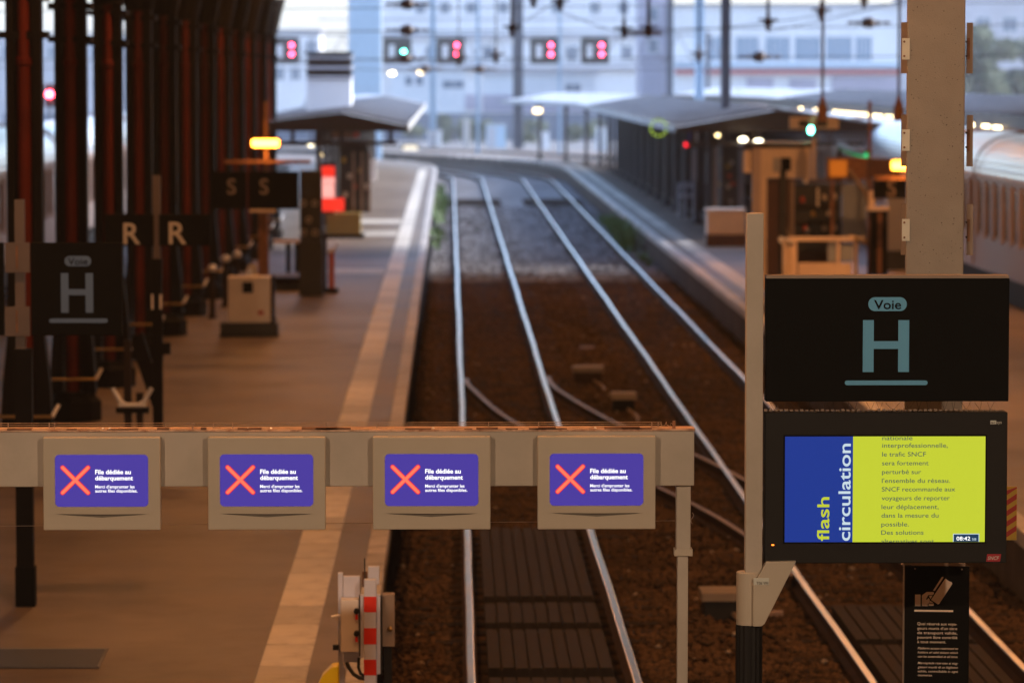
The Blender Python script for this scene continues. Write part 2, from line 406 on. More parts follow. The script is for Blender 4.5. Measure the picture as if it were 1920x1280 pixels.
# ---- loose ballast stones (far too many to count)
def stones(name, n, xr, yr_, m, sz, zb):
    base = np.array([(1,0,0),(-1,0,0),(0,1,0),(0,-1,0),(0,0,1),(0,0,-1)], 'f')
    F = np.array([(0,2,4),(2,1,4),(1,3,4),(3,0,4),(2,0,5),(1,2,5),(3,1,5),(0,3,5)])
    u = np.random.rand(n); y = yr_[0] + (yr_[1]-yr_[0]) * u ** 1.6; x = xr[0] + (xr[1]-xr[0]) * np.random.rand(n)
    keep = np.ones(n, bool)
    for xc in (.95, 4.59):
        keep &= ~((np.abs(x - xc) < .64) & (y < 47 if xc < 2 else y < 41))
        for s in (-1, 1): keep &= np.abs(x - xc - s*.752) > .12
    x = x[keep]; y = y[keep]; n = len(x)
    s = sz * (.5 + np.random.rand(n)); V = base[None] * s[:, None, None] * (.6 + .7*np.random.rand(n, 6, 1)) + (np.random.rand(n, 6, 3)-.5) * s[:, None, None] * .7
    V[:, :, 2] *= .7; V += np.stack([x, y, zb + .02*np.random.rand(n)], 1)[:, None]
    FF = (F[None] + (np.arange(n) * 6)[:, None, None]).reshape(-1, 3); V = V.reshape(-1, 3)
    me = bpy.data.meshes.new(name); me.vertices.add(len(V)); me.vertices.foreach_set('co', V.astype('f').ravel())
    me.loops.add(FF.size); me.loops.foreach_set('vertex_index', FF.ravel().astype('i'))
    me.polygons.add(len(FF)); me.polygons.foreach_set('loop_start', np.arange(0, FF.size, 3, dtype='i')); me.polygons.foreach_set('loop_total', np.full(len(FF), 3, 'i'))
    me.update(); me.validate(); me.materials.append(m)
    o = bpy.data.objects.new(name, me); COL.objects.link(o)
    return o
tag(stones('ballast_stones', 62000, (-.6, 6.15), (28, 109), M('stone_dark'), .045, -.19), 'dark brown ballast stones spread between the rails', 'ballast', kind='stuff')
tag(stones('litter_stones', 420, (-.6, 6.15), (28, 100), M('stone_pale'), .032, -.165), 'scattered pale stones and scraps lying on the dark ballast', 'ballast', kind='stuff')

tag(stones('grey_ballast_stones', 22000, (-.6, 6.15), (105, 165), mat('stone_grey', (.24,.23,.235), .85, var=.5, scale=1.1, spec=.1), .06, -.2), 'grey ballast stones beyond the hall end', 'ballast', kind='stuff')

# ---- train hall
hall = thing('train_hall', 'dark steel train hall roof carried over the platforms', 'train hall', (0, 0, 0))
for s in (-1, 1):
    MB().prism([(0, 21), (s*42, 14), (s*42, 14.25), (0, 21.25)], -25, YH).build('roof_panel', M('hall_roof'), hall)
for y in range(-20, 112, 12):
    mb = MB()
    for s in (-1, 1):
        mb.tube([(0, y, 20.7), (s*42, y, 13.7)], .16, 6); mb.tube([(0, y, 17.5), (s*42, y, 13.6)], .09, 6)
        for k in range(1, 7): mb.tube([(s*k*6, y, 20.7-k), (s*(k*6-3), y, 17.5 - (k*6-3)*.093)], .05, 5)
    mb.build('roof_truss', M('iron_black'), hall)
for s in (-1, 1): box('side_wall', M('hall_wall'), hall, s*42, -25, -.4, s*42.3, YH, 14)
box('end_wall', M('hall_wall'), hall, -42, -25.3, -.4, 42, -25, 20)
MB().prism([(-42, 8.0), (42, 8.0), (42, 13.9), (0, 20.9), (-42, 13.9)], YH-.2, YH).build('shade_screen', M('hall_wall'), hall)  # unseen screen, added to keep skylight out of the hall end

# ---- hall lamps: pendant fittings hung from the roof
def pendant(x, y, z, power, col, label, aim=None, size=.5, group='pendant lamps hung along the hall roof'):
    t = thing('pendant_lamp', label, 'lamp', (x, y, z), group)
    MB().tube([(x, y, z+.3), (x, y, 20 - abs(x)*.16)], .02, 6).build('rod', M('iron_black'), t)
    MB().lathe((x, y, z), [(.05,.34),(.12,.3),(.3,.12),(.36,0),(.33,0),(.27,.11),(.1,.27)], 16).build('lamp_shade', M('iron_black'), t, smooth=True)
    MB().lathe((x, y, z), [(.25,.05),(.25,.03)], 16).build('diffuser', M('lamp_hall'), t)
    L = bpy.data.lights.new('lamp', 'AREA'); L.shape = 'DISK'; L.size = size; L.energy = power * EK; L.color = col
    o = bpy.data.objects.new('lamp', L); COL.objects.link(o); o.parent = t; o.location = (0, 0, -.02)
    if aim: o.rotation_euler = (Vector(aim) - Vector((x, y, z))).to_track_quat('-Z', 'Y').to_euler()
ORG = (1, .40, .125); NEU = (1, .70, .46)
for y in (33, 46, 60, 74, 88, 101):
    pendant(-3.2, y, 9.6, 260, ORG, 'black pendant lamp hung over the wide platform beside the columns')
for y in (36, 56, 76, 96):
    pendant(9.2, y, 9.6, 620, ORG, 'black pendant lamp hung over the platform beside the silver train')
for x in (-3.6, .4):
    pendant(x, 23.6, 8.2, 130, ORG, 'black pendant lamp hung straight over the gate beam')
pendant(5.2, 23.6, 8.2, 70, ORG, 'black pendant lamp hung straight over the track sign')
for x in (-8, 8):
    pendant(x, 6, 9.4, 1500, NEU, 'black pendant lamp hung over the concourse floor', aim=(x*.15, 23, 2.0))

# ================================================================ BACKGROUND STRUCTURES
def platform_canopy(label, xl, xr, xc, a, b, zl, zt, cols, follow=True, name='platform_canopy', ss=1, lip=.16, fas='concrete'):
    """low gabled platform roof: eaves at xl and xr, ridge at xc, columns at cols"""
    t = thing(name, label, 'canopy', (xc, a, PZ))
    dv = dev if follow else (lambda y: 0)
    path = [(dv(y), y, 0) for y in ys(a, b)]
    MB().sweep([(xl, zl), (xc, zt), (xr, zl), (xr, zl-.05), (xc, zt-.07), (xl, zl-.05)], path).build('roof_sheet', M('roof_metal'), t)
    for x, s in ((xl, 1), (xr, -1)):
        MB().sweep([(x-.03, zl+.05), (x+.03, zl+.05), (x+.03, zl-lip), (x-.03, zl-lip)], path).build('eaves_fascia', M(fas), t)
    # standing seams of the roof sheets
    y = a + 1.
    while y < b - 1 and y < 190:
        for (xe) in (xl, xr):
            d = dv(y); mb = MB().add([(xe+d, y-.04, zl+.005), (xc+d, y-.04, zt+.005), (xc+d, y+.04, zt+.005), (xe+d, y+.04, zl+.005), (xe+d, y-.12, zl+.09), (xc+d, y-.12, zt+.09), (xc+d, y+.12, zt+.09), (xe+d, y+.12, zl+.09)],
                               [(0,1,2,3),(4,5,6,7),(0,1,5,4),(1,2,6,5),(2,3,7,6),(3,0,4,7)])
            mb.build('roof_seam', mat('seam', (.25,.26,.29), .6, var=.1), t)
        y += 2.2
    # gable end boarding towards the hall, with three slots
    z0 = zl - .55
    mb = MB().prism([(xl, zl-.14), (xl, zl+.0), (xc, zt), (xr, zl+.0), (xr, zl-.14)], a - .12, a - .02)
    mb.build('gable_board', M('fascia'), t)
    MB().box(xl+.3, a-.1, z0, xr-.3, a, z0+.12).build('tie_beam', M('fascia'), t)
    for k in range(4):
        x = xl + .5 + k*(xr-xl-1)/3; box('gable_strut', M('fascia'), t, x-.06, a-.09, z0+.12, x+.06, a-.01, zl-.14)
    y = a + .6; n = 0
    while y < b:
        d = dv(y); z2 = zl - .1
        for x in cols:
            mb = MB().lathe((x+d, y, PZ), [(.2,0),(.2,.12),(.1,.2),(.085,z2-PZ-.5),(.13,z2-PZ-.4),(.11,z2-PZ)], 10); mb.build('column', M('fascia'), t)
            MB().box(x+d-.9, y-.05, z2, x+d+.9, y+.05, z2+.16).build('bracket_arm', M('fascia'), t)
        y += 6.
    return t
platform_canopy('low grey sheet canopy over the platform, with a louvred white box on it', -6.6, -1.25, -3.2, 114, 217, 3.95, 4.36, (-3.9,), True)
platform_canopy('long grey canopy that curves away above the dark slatted shelter', 6.75, 13.2, 9.7, 114.5, 226, 3.92, 4.42, (8.2,), True)
platform_canopy('canopy beyond the silver train with a row of round lights', 16.3, 22.5, 19.4, 100, 226, 4.25, 4.7, (19.4,), True, lip=.5, fas='fascia')

# lights under the canopies
def small_lamp(px, py, D, m, label, grp, r=.1, z_up=.35):
    p = P(px, py, D); t = thing('ceiling_lamp', label, 'lamp', tuple(p), grp)
    MB().lathe(tuple(p), [(r*.2,-r*.5),(r*.8,-r*.35),(r,0),(r*.8,r*.35),(r*.3,r*.5)], 12).build('globe', m, t, smooth=True)
    MB().tube([p + Vector((0,0,r*.45)), p + Vector((0,0,z_up))], .02, 5).build('stem', M('fascia'), t)
for px in (1566, 1577, 1588, 1598, 1607, 1616, 1624, 1641, 1650, 1663, 1671, 1502, 1529, 1823, 1845, 1852, 1866, 1874):
    D = 16.1 * FPX / (px - 843 + 0.0); 
    p = P(px, 139 + (px-843)*.0975, D)
    small_lamp(px, 139 + (px-843)*.0975, D, mat('lamp_row', (.5,.4,.2), .3, emit=(1,.74,.36), es=24), 'small round warm lamp in the row under the far canopy edge', 'lamps in the row under the far canopy edge', r=.055, z_up=.13)
for (px, py, D, m, r, lb) in ((1347,254,116,'lamp_warm',.09,'dim round lamp under the canopy end above the beige cabinet'), (1393,262,114,'lamp_white',.12,'bright white lamp beside the kiosk corner under the canopy'),
                     (1422,266,113,'lamp_white',.13,'brightest white lamp just above the beige kiosk roof'), (583,270,116,'lamp_white',.12,'bright round lamp under the platform canopy by the red sign'), (610,268,122,'lamp_warm',.07,'dim warm lamp deeper under the platform canopy'),
                     (607,290,125,'lamp_warm',.07,'dim low lamp under the platform canopy'), (1008,208,205,'lamp_warm',.24,'yellowish lamp near the far end of the curving canopy'),
                     (735,138,260,'lamp_white',.22,'pale lamp on the far mast below the green signal'), (789,136,265,'lamp_warm',.22,'faint yellowish lamp beside the pale far lamp')):
    small_lamp(px, py, D, M(m), lb, None, r)
# red marker lights beneath the right canopy
for (px, py, lb) in ((1288,271,'small red marker light under the canopy beside the blue plate'), (1393,271,'small red marker light under the canopy beside the bright white lamp')):
    p = P(px, py, 118); t = thing('marker_light', lb, 'lamp', tuple(p), 'red marker lights under the canopy')
    MB().lathe((p.x, p.y, p.z), [(.02,-.06),(.07,-.03),(.07,.03),(.02,.06)], 12).build('lens', M('sig_red_small'), t); MB().box(p.x-.09, p.y+.05, p.z-.1, p.x+.09, p.y+.12, p.z+.1).build('housing', M('fascia'), t)
# ring of lime lights
p = P(1235, 240, 119); t = thing('lit_ring', 'ring of lime green lights hanging below the canopy edge', 'light ring', tuple(p))
MB().tube([(p.x + .25*math.cos(a*math.pi/12), p.y, p.z + .25*math.sin(a*math.pi/12)) for a in range(25)], .02, 6).build('hoop', M('fascia'), t)
for k in range(11):
    a = k*2*math.pi/11; MB().lathe((p.x + .25*math.cos(a), p.y-.03, p.z + .25*math.sin(a)), [(.015,-.035),(.035,0),(.015,.035)], 8).build('light', M('led_lime'), t)
MB().tube([(p.x, p.y, p.z+.25), (p.x, p.y, p.z+.42)], .015, 5).build('hanger', M('fascia'), t)
# dark slatted shelter under the right canopy
t = thing('platform_shelter', 'long dark shelter of vertical slats under the curving canopy', 'shelter', (9.4, 138, PZ))
MB().box(8.75, 138, PZ, 10.6, 196, 3.55).build('shelter_wall', M('dark_panel'), t)
for k in range(29): box('slat', M('iron_black'), t, 8.62, 138.4 + k*2.0, PZ+.1, 8.75, 139.2 + k*2.0, 3.5)
# white louvred box on the left canopy
a = P(573, 97, 132); c = P(660, 212, 132)
t = thing('ventilation_box', 'white ventilation box with dark louvred top on the canopy', 'ventilation box', (a.x, 132, c.z))
MB().box(a.x+.03, 132, c.z, c.x-.03, 134, P(0,150,132).z).build('casing', M('facade_white'), t)
MB().box(a.x+.08, 132.1, P(0,150,132).z, c.x-.08, 133.9, P(0,103,132).z).build('louvre_core', M('dark_panel'), t)
z0, z1 = P(0,148,132).z, P(0,103,132).z
for k in range(5): box('louvre', M('iron_brown') if k % 2 else M('facade_grey'), t, a.x, 131.9, z0 + k*(z1-z0)/5, c.x, 134.05, z0 + k*(z1-z0)/5 + .1)
box('lid', M('dark_panel'), t, a.x-.03, 131.85, z1, c.x+.03, 134.1, z1+.1)

# masts and tower
def mast(px0, px1, D, m, label, name='catenary_mast', ztop=14., zb=-.3, arms=()):
    x0, x1 = P(px0, 139, D).x, P(px1, 139, D).x; wd = x1 - x0; xm = (x0+x1)/2
    t = thing(name, label, 'mast', (xm, D, zb))
    MB().box(x0, D, zb, x0+wd*.28, D+wd, ztop).box(x1-wd*.28, D, zb, x1, D+wd, ztop).box(x0+wd*.28, D+wd*.4, zb, x1-wd*.28, D+wd*.55, ztop).build('post', m, t)
    box('base_block', M('concrete'), t, x0-.15, D-.15, zb-.2, x1+.15, D+wd+.15, zb+.25)
    for (z, xa, xb) in arms: MB().tube([(xa, D+wd/2, z), (xb, D+wd/2, z)], .04, 6).build('arm', m, t)
mast(962, 981, 262, M('mast_dark'), 'dark steel mast in front of the white apartment block', arms=((9.2, -9, 14),))
mast(1303, 1320, 165, M('mast_blue'), 'pale blue steel mast rising behind the curving canopy', zb=PZ)
mast(1352, 1370, 126, M('mast_dark'), 'dark grey mast rising through the canopy end', zb=PZ)
mast(806, 817, 262, M('mast_blue'), 'slim pale blue mast standing beyond the canopies', arms=((8.2, -4, 3),))
mast(1250, 1262, 205, M('mast_dark'), 'dark mast beside the lilac building edge')
mast(1047, 1052, 240, M('mast_blue'), 'thin pale mast between two red signals')
mast(893, 899, 238, M('mast_blue'), 'thin pale mast beside the dark steel mast')
p0, p1 = P(653, 0, 236), P(714, 0, 236)
t = thing('tower', 'tall pale blue panelled tower behind the canopy', 'tower', ((p0.x+p1.x)/2, 236, -.4))
MB().box(p0.x, 236, -.4, p1.x, 238.2, 15).build('shaft', M('mast_blue'), t)
for k in range(8): box('panel_joint', M('facade_grey'), t, p0.x-.01, 235.985, 1+k*1.8, p1.x+.01, 236, 1.03+k*1.8)
box('plinth', M('concrete'), t, p0.x-.3, 235.7, -.46, p1.x+.3, 238.5, .1)

# signals on the gantry
t = thing('signal_gantry', 'steel gantry across the tracks that carries the signal boards', 'gantry', (0, 252, -.4))
for z in (8.0, 6.15): MB().box(-14.5, 252, z, 17, 252.2, z+.09).build('girder', M('mast_dark'), t)
for k in range(16):
    x = -14 + k*2; MB().tube([(x, 252.1, 6.2), (x+1, 252.1, 8.0)], .03, 5).tube([(x+1, 252.1, 8.0), (x+2, 252.1, 6.2)], .03, 5).build('lattice', M('mast_dark'), t)
for x in (-14.5, 16.8): MB().box(x, 252, -.45, x+.25, 252.25, 8.2).build('leg', M('mast_dark'), t)
def signal(px, lights, label):
    x = P(px, 95, 250).x; t = thing('signal_board', label, 'signal', (x, 250, 5.9), 'railway signals on the gantry')
    z0, z1 = P(0, 121, 250).z, P(0, 70, 250).z
    MB().prism(rrect(x-1.35, z0, x+.5, z1, .15), 250, 250.12).build('board', M('dark_panel'), t)
    MB().prism(rrect(x-.95, z0+.4, x-.6, z1-.5, .05), 249.96, 249.998).build('number_plate', M('facade_white'), t)
    MB().box(x-.1, 250.12, z1-.5, x+.1, 252, z1-.3).build('bracket', M('mast_dark'), t)
    for k, (py, m) in enumerate(lights):
        zz = P(0, py, 250).z; MB().tube([(x, 249.9, zz), (x, 249.99, zz)], .10, 14).build('lens', m, t)
        MB().tube([(x, 249.75, zz+.22), (x, 249.99, zz+.22)], .1, 8).build('hood', M('iron_black'), t)
rl = ((85, M('sig_red')), (102, M('sig_red')))
signal(547, rl, 'signal board with two red lights beside the column row')
signal(757, ((97, M('sig_green')),), 'signal board with one green light')
signal(857, rl, 'signal board with two red lights next to the green one')
signal(1033, rl, 'signal board with two red lights right of the dark mast')
signal(1128, rl, 'signal board with two red lights farthest from the green one')
p = P(93, 177, 150); t = thing('signal_light', 'single glowing red signal seen between the dark columns', 'signal', (p.x, 150, -.3))
MB().box(p.x-.2, 150, p.z-.5, p.x+.2, 150.15, p.z+.4).build('board', M('dark_panel'), t); MB().tube([(p.x, 149.88, p.z), (p.x, 149.99, p.z)], .13, 14).build('lens', M('sig_red_near'), t)
MB().tube([(p.x, 150.1, -.4), (p.x, 150.1, p.z-.5)], .06, 8).build('post', M('mast_dark'), t)

# ---- buildings behind
def building(label, x0, x1, D, dep, zt, m, wins, wm, bands=(), name='building'):
    t = thing(name, label, 'building', ((x0+x1)/2, D, -.46))
    MB().box(x0, D, -.46, x1, D+dep, zt).build('wall', m, t)
    MB().box(x0-.3, D-.3, zt, x1+.3, D+dep+.3, zt+.35).build('roof', M('facade_grey'), t)
    for (xa, xb, za, zb, pr, mm) in bands: box('band', mm, t, xa, D-pr, za, xb, D-.003, zb)
    for (wx, wz, ww, wh, nx) in wins:
        f = MB().box(wx-.08, D-.06, wz-.08, wx+ww+.08, D-.002, wz).box(wx-.08, D-.06, wz+wh, wx+ww+.08, D-.002, wz+wh+.08).box(wx-.08, D-.06, wz, wx, D-.002, wz+wh).box(wx+ww, D-.06, wz, wx+ww+.08, D-.002, wz+wh)
        for k in range(1, nx): f.box(wx+k*ww/nx-.04, D-.05, wz, wx+k*ww/nx+.04, D-.002, wz+wh)
        f = f.build('window', M('facade_white'), t)
        MB().box(wx, D-.03, wz, wx+ww, D-.002, wz+wh).build('pane', wm, f)
    return t
Sx = lambda px, D: P(px, 139, D).x
Sz = lambda py, D: P(843, py, D).z
D = 430
wl = []
for px in (780, 826, 874, 935, 1035, 1107, 1160): wl.append((Sx(px, D), Sz(26, D), 1.05, 1.3, 2))
for px in (752, 800, 850, 905, 960, 1010, 1062, 1116, 1165): wl.append((Sx(px, D), Sz(112, D), 1.2, 1.5, 2))
for px in (740, 790, 905, 1060, 1150): wl.append((Sx(px, D), Sz(-40, D), 1.05, 1.4, 2))
building('white apartment block with small dark windows far behind the tracks', Sx(716, D), Sx(1200, D), D, 14, 20, M('facade_white'), wl, M('glass_far'),
         bands=[(Sx(716,D), Sx(1200,D), Sz(74,D), Sz(66,D), .5, M('facade_grey')), (Sx(716,D), Sx(1200,D), Sz(132,D), Sz(124,D), .8, M('facade_grey')), (Sx(830,D), Sx(900,D), Sz(205,D), Sz(178,D), .3, M('facade_lilac'))])
D = 400
building('low white annex with dark strip windows before the apartment block', Sx(735, D), Sx(872, D), D, 10, Sz(132, D), M('facade_white'), [(Sx(830, D), Sz(166, D), 2.2, .8, 2), (Sx(760, D), Sz(160, D), .7, .9, 1), (Sx(780, D), Sz(160, D), .7, .9, 1)], M('glass_far'))
building('plain white low hall beneath the red signals', Sx(905, D), Sx(1118, D), D, 10, Sz(140, D), M('facade_white'), [(Sx(1060, D), Sz(172, D), 1.6, .8, 2)], M('glass_far'), bands=[(Sx(905,D), Sx(1118,D), Sz(210,D), Sz(178,D), .25, M('facade_lilac'))])
D = 385
building('lilac grey tower block edge beside the dark mast', Sx(1203, D), Sx(1262, D), D, 12, 22, M('facade_lilac'), [(Sx(1215, D), Sz(40, D), 1, 1.4, 1), (Sx(1215, D), Sz(100, D), 1, 1.4, 1)], M('glass_far'))
D = 375
wb = [(Sx(px, D), Sz(114, D), (w_)*D/FPX, 2.3, 4) for px, w_ in ((1330, 30), (1380, 42), (1436, 44), (1491, 46), (1550, 46), (1604, 30))]
building('long white building with blue gridded windows above a red band', Sx(1265, D), Sx(1690, D), D, 14, Sz(14, D), M('facade_white'), wb, M('glass_blue'),
         bands=[(Sx(1265,D), Sx(1690,D), Sz(128,D), Sz(119,D), .6, M('mast_blue')), (Sx(1265,D), Sx(1690,D), Sz(139,D), Sz(130,D), .7, M('red_band')), (Sx(1400,D), Sx(1450,D), Sz(190,D), Sz(146,D), .2, M('facade_lilac')), (Sx(1480,D), Sx(1530,D), Sz(180,D), Sz(148,D), .2, M('facade_lilac')),
                (Sx(1560,D), Sx(1690,D), Sz(172,D), Sz(143,D), .25, M('facade_lilac'))])
D = 420
building('pale grey building standing behind the trees', Sx(1700, D), Sx(2150, D), D, 14, Sz(-10, D), M('facade_grey'), [(Sx(px, D), Sz(60, D), 1.5, 1.6, 2) for px in (1830, 1880, 1930, 1990)], M('glass_far'))
D = 480
building('distant white block seen past the column row', Sx(330, D), Sx(600, D), D, 14, Sz(60, D), M('facade_white'), [(Sx(px, D), Sz(100, D), 1.2, 1.5, 2) for px in (515, 545, 575)] + [(Sx(px, D), Sz(150, D), 1.2, 1.5, 2) for px in (515, 545, 575)], M('glass_far'))
building('distant grey block seen between the first columns', Sx(-200, D), Sx(320, D), D, 14, Sz(70, D), M('facade_grey'), [(Sx(px, D), Sz(110, D), 1.2, 1.5, 2) for px in (5, 45, 90, 170)], M('glass_far'))
# low retaining wall and trackside cabinets in the distance
t = tag(box('retaining_wall', mat('wall_far', (.13,.15,.2), .8), None, -40, 345, -.46, 60, 346, 2.0), 'low blue grey retaining wall along the far tracks', 'wall')
for (px, wpx, D, zt, lb, m) in ((815, 26, 262, 1.6, 'white relay cabinet standing beyond the platform bend', 'facade_white'), (1020, 20, 275, 1.3, 'small white cabinet seen between the canopy columns', 'facade_white'), (875, 14, 285, 2.1, 'cream trackside cabinet beyond the tracks', 'tactile'), (930, 36, 300, 1.5, 'pale blue container beside the far tracks', 'mast_blue'), (1130, 24, 280, 1.6, 'pale cabinet behind the canopy columns', 'facade_white')):
    x = Sx(px, D); wd = wpx*D/FPX
    t = thing('trackside_cabinet', lb, 'cabinet', (x, D, -.46)); MB().box(x-wd/2, D, -.4, x+wd/2, D+.8, zt).build('body', M(m), t); box('lid', M('facade_grey'), t, x-wd/2-.05, D-.05, zt, x+wd/2+.05, D+.85, zt+.1); box('door', M('facade_grey'), t, x-wd/2+.1, D-.02, -.2, x-.02, D-.002, zt-.15); box('plinth', M('concrete'), t, x-wd/2-.05, D-.05, -.46, x+wd/2+.05, D+.85, -.38)
x = Sx(769, 255); t = thing('ground_signal', 'glowing cream ground lamp low beside the far platform', 'lamp', (x, 255, -.46))
MB().prism(rrect(x-.5, .28, x+.5, .78, .2), 255, 255.1).build('lens', mat('lamp_cream', (.5,.45,.35), .3, emit=(1,.82,.55), es=1.1), t); MB().box(x-.6, 255.1, -.4, x+.6, 255.5, .9).build('housing', M('dark_panel'), t)

# foliage
def leaves(mb, c, rad, n, s):
    for _ in range(n):
        while True:
            d = Vector((random.uniform(-1,1), random.uniform(-1,1), random.uniform(-1,1)))
            if d.length < 1: break
        p = Vector(c) + Vector((d.x*rad[0], d.y*rad[1], d.z*rad[2]))
        a = Vector((random.gauss(0,1), random.gauss(0,1), random.gauss(0,1))).normalized(); b = a.orthogonal().normalized()
        q = s * random.uniform(.6, 1.4); mb.add([p + a*q, p + b*q*.6, p - a*q, p - b*q*.6], [(0,1,2,3)])
def tree(x, y, h, r, label):
    t = thing('broadleaf_tree', label, 'tree', (x, y, -.46), 'trees in front of the grey building')
    mb = MB().tube([(x, y, -.46), (x+.1, y, h*.35), (x-.1, y, h*.75)], .28, 8, r1=.08)
    for k in range(7):
        a = k*.9; mb.tube([(x, y, h*(.25+.06*k)), (x + r*.6*math.cos(a), y + r*.6*math.sin(a), h*(.5+.06*k))], .1, 5, r1=.03)
    mb.build('trunk', M('bark'), t)
    mb = MB()
    for k in range(16):
        a = random.uniform(0, 6.28); rr = r*random.uniform(.2, .85); z = h*random.uniform(.35, .98)
        leaves(mb, (x + rr*math.cos(a), y + rr*math.sin(a), z), (r*.42, r*.42, h*.11), 230, .22)
    mb.build('crown', M('leaf'), t)
for (px, D, h, r, lb) in ((1850, 300, 9.0, 2.6, 'dark green leafy tree close behind the concrete pillar'), (1925, 310, 8.0, 2.8, 'broad green tree at the foot of the grey building'), (1800, 325, 6.5, 2.0, 'smaller green tree partly hidden by the concrete pillar')):
    tree(Sx(px, D), D, h, r, lb)
for (px, D, lb) in ((850, 330, 'dark green bush before the retaining wall'), (905, 325, 'dark bush left of the dark mast foot'), (1005, 322, 'bush seen between the canopy columns'), (770, 335, 'dark bush near the relay cabinet'), (1100, 335, 'bush behind the canopy columns')):
    x = Sx(px, D); t = thing('bush', lb, 'bush', (x, D, -.46), 'bushes along the far tracks'); mb = MB()
    for k in range(6): leaves(mb, (x + random.uniform(-1.4,1.4), D + random.uniform(-1,1), random.uniform(.1, 1.5)), (.8, .8, .6), 120, .16)
    mb.build('foliage', M('leaf'), t); MB().tube([(x, D, -.46), (x, D, .8)], .06, 6).build('stem', M('bark'), t)
def weeds(name, label, spots):
    mb = MB()
    for (x, y, h, n) in spots:
        for _ in range(n//2):
            bx, by = x + random.gauss(0, .09), y + random.gauss(0, 2.2); a = random.uniform(0, 6.28); l = h*random.uniform(.4, 1.1)
            tip = Vector((bx + .5*l*math.cos(a), by + .5*l*math.sin(a), -.2 + l)); sdv = Vector((-math.sin(a), math.cos(a), 0))*.035
            mb.add([Vector((bx, by, -.22)) - sdv, Vector((bx, by, -.22)) + sdv, (Vector((bx, by, -.2)) + tip)/2 + sdv*1.5, tip, (Vector((bx, by, -.2)) + tip)/2 - sdv*1.5], [(0,1,2,3,4)])
    tag(mb.build(name, M('weed')), label, 'weeds', kind='stuff')
weeds('weeds', 'green weeds along the foot of the wide platform', [(-.4, 150, .7, 190), (-.35, 163, .7, 230), (-.42, 172, .4, 120), (-.45, 136, .35, 80), (-.4, 128, .3, 60), (-.4, 185, .45, 100)])
weeds('weeds', 'green weeds along the foot of the platform below the curving canopy', [(5.85, 131, .8, 220), (5.75, 125, .9, 300), (5.9, 139, .7, 160), (5.9, 147, .4, 90), (5.9, 117, .35, 60)])

# ---- overhead line
def wire_obj(pts, r=.012, m='wire', label='', name='overhead_wire', grp='overhead wires beyond the hall end'):
    n = len(pts); return tag(MB().tube(pts, r, 5).build(name, M(m)), label, 'wire', grp)
for xc, lb in ((.95, 'overhead contact wire above the track by the wide platform'), (4.59, 'overhead contact wire above the track by the curving canopy')):
    wire_obj([(xc + dev(y), y, 6.3) for y in ys(YH, 290, 20)], .011, label=lb)
def span(pxa, pya, pxb, pyb, D, sag, lb, r=.014):
    a, b = P(pxa, pya, D), P(pxb, pyb, D); wire_obj([a.lerp(b, k/12) - Vector((0, 0, sag*4*(k/12)*(1-k/12))) for k in range(13)], r, label=lb)
span(-60, 22, 1960, 5, 113, .0, 'topmost cross span wire at the hall end'); span(-60, 62, 1960, 46, 114, .05, 'second cross span wire at the hall end')
span(-60, 112, 1960, 104, 116, .03, 'third cross span wire at the hall end'); span(-60, 128, 1960, 130, 150, .05, 'lowest cross span wire at the hall end')
span(1170, 62, 1560, 25, 111, .12, 'slack feeder wire that rises towards the concrete pillar'); span(1440, 60, 1720, -6, 111, .05, 'steep feeder wire that reaches the concrete pillar')
span(985, 40, 1052, 0, 108, -.02, 'short feeder wire between two hanging insulators'); span(1052, 22, 1168, 62, 108, .05, 'drooping feeder wire linking two insulators')
def insulator_v(px, py, D, lb, thick=.02):
    p = P(px, py, D); t = thing('hanging_insulator', lb, 'insulator', tuple(p), 'insulators hung on rods at the hall end')
    MB().tube([(p.x, D, p.z), (p.x, D, 13.5)], thick, 6).build('rod', M('wire'), t)
    MB().lathe(tuple(p), [(.03,-.2),(.09,-.1),(.05,-.06),(.16,.0),(.07,.03),(.2,.1),(.06,.14),(.05,.3),(.03,.34)], 12).build('insulator_stack', M('insulator'), t)
    MB().box(p.x-.26, D-.03, p.z+.08, p.x+.26, D+.03, p.z+.14).build('yoke', M('wire'), t)
for px, py, D, th in ((960, 57, 106, .05), (1440, 45, 104, .05), (1170, 60, 106, .03), (1216, 58, 106, .055), (1050, 8, 106, .03), (1000, 2, 106, .03), (1540, 26, 103, .02), (1620, 2, 103, .03), (930, 108, 118, .022), (860, 113, 118, .018), (1310, 106, 118, .03)):
    insulator_v(px, py, D, 'brown insulator hanging on a thick rod below the hall end' if th >= .05 else 'brown insulator hanging on a thin rod below the hall end', th)
def insulator_h(px, py, D, lb):
    p = P(px, py, D); t = thing('line_insulator', lb, 'insulator', tuple(p), 'insulators threaded on the cross span wires')
    mb = MB(); prof = [(-.75,.015),(-.6,.06),(-.5,.02),(-.4,.08),(-.3,.03),(-.2,.13),(-.05,.17),(.1,.16),(.2,.05),(.3,.08),(.42,.02),(.55,.06),(.75,.012)]
    vs = []; n = 8
    for x, r in prof: vs += [(p.x + x*.9, D + r*math.cos(k*math.pi/4), p.z + r*math.sin(k*math.pi/4)) for k in range(n)]
    mb.add(vs, [(i*n+k, i*n+(k+1)%n, (i+1)*n+(k+1)%n, (i+1)*n+k) for i in range(len(prof)-1) for k in range(n)]); mb.build('sheds', M('insulator'), t)
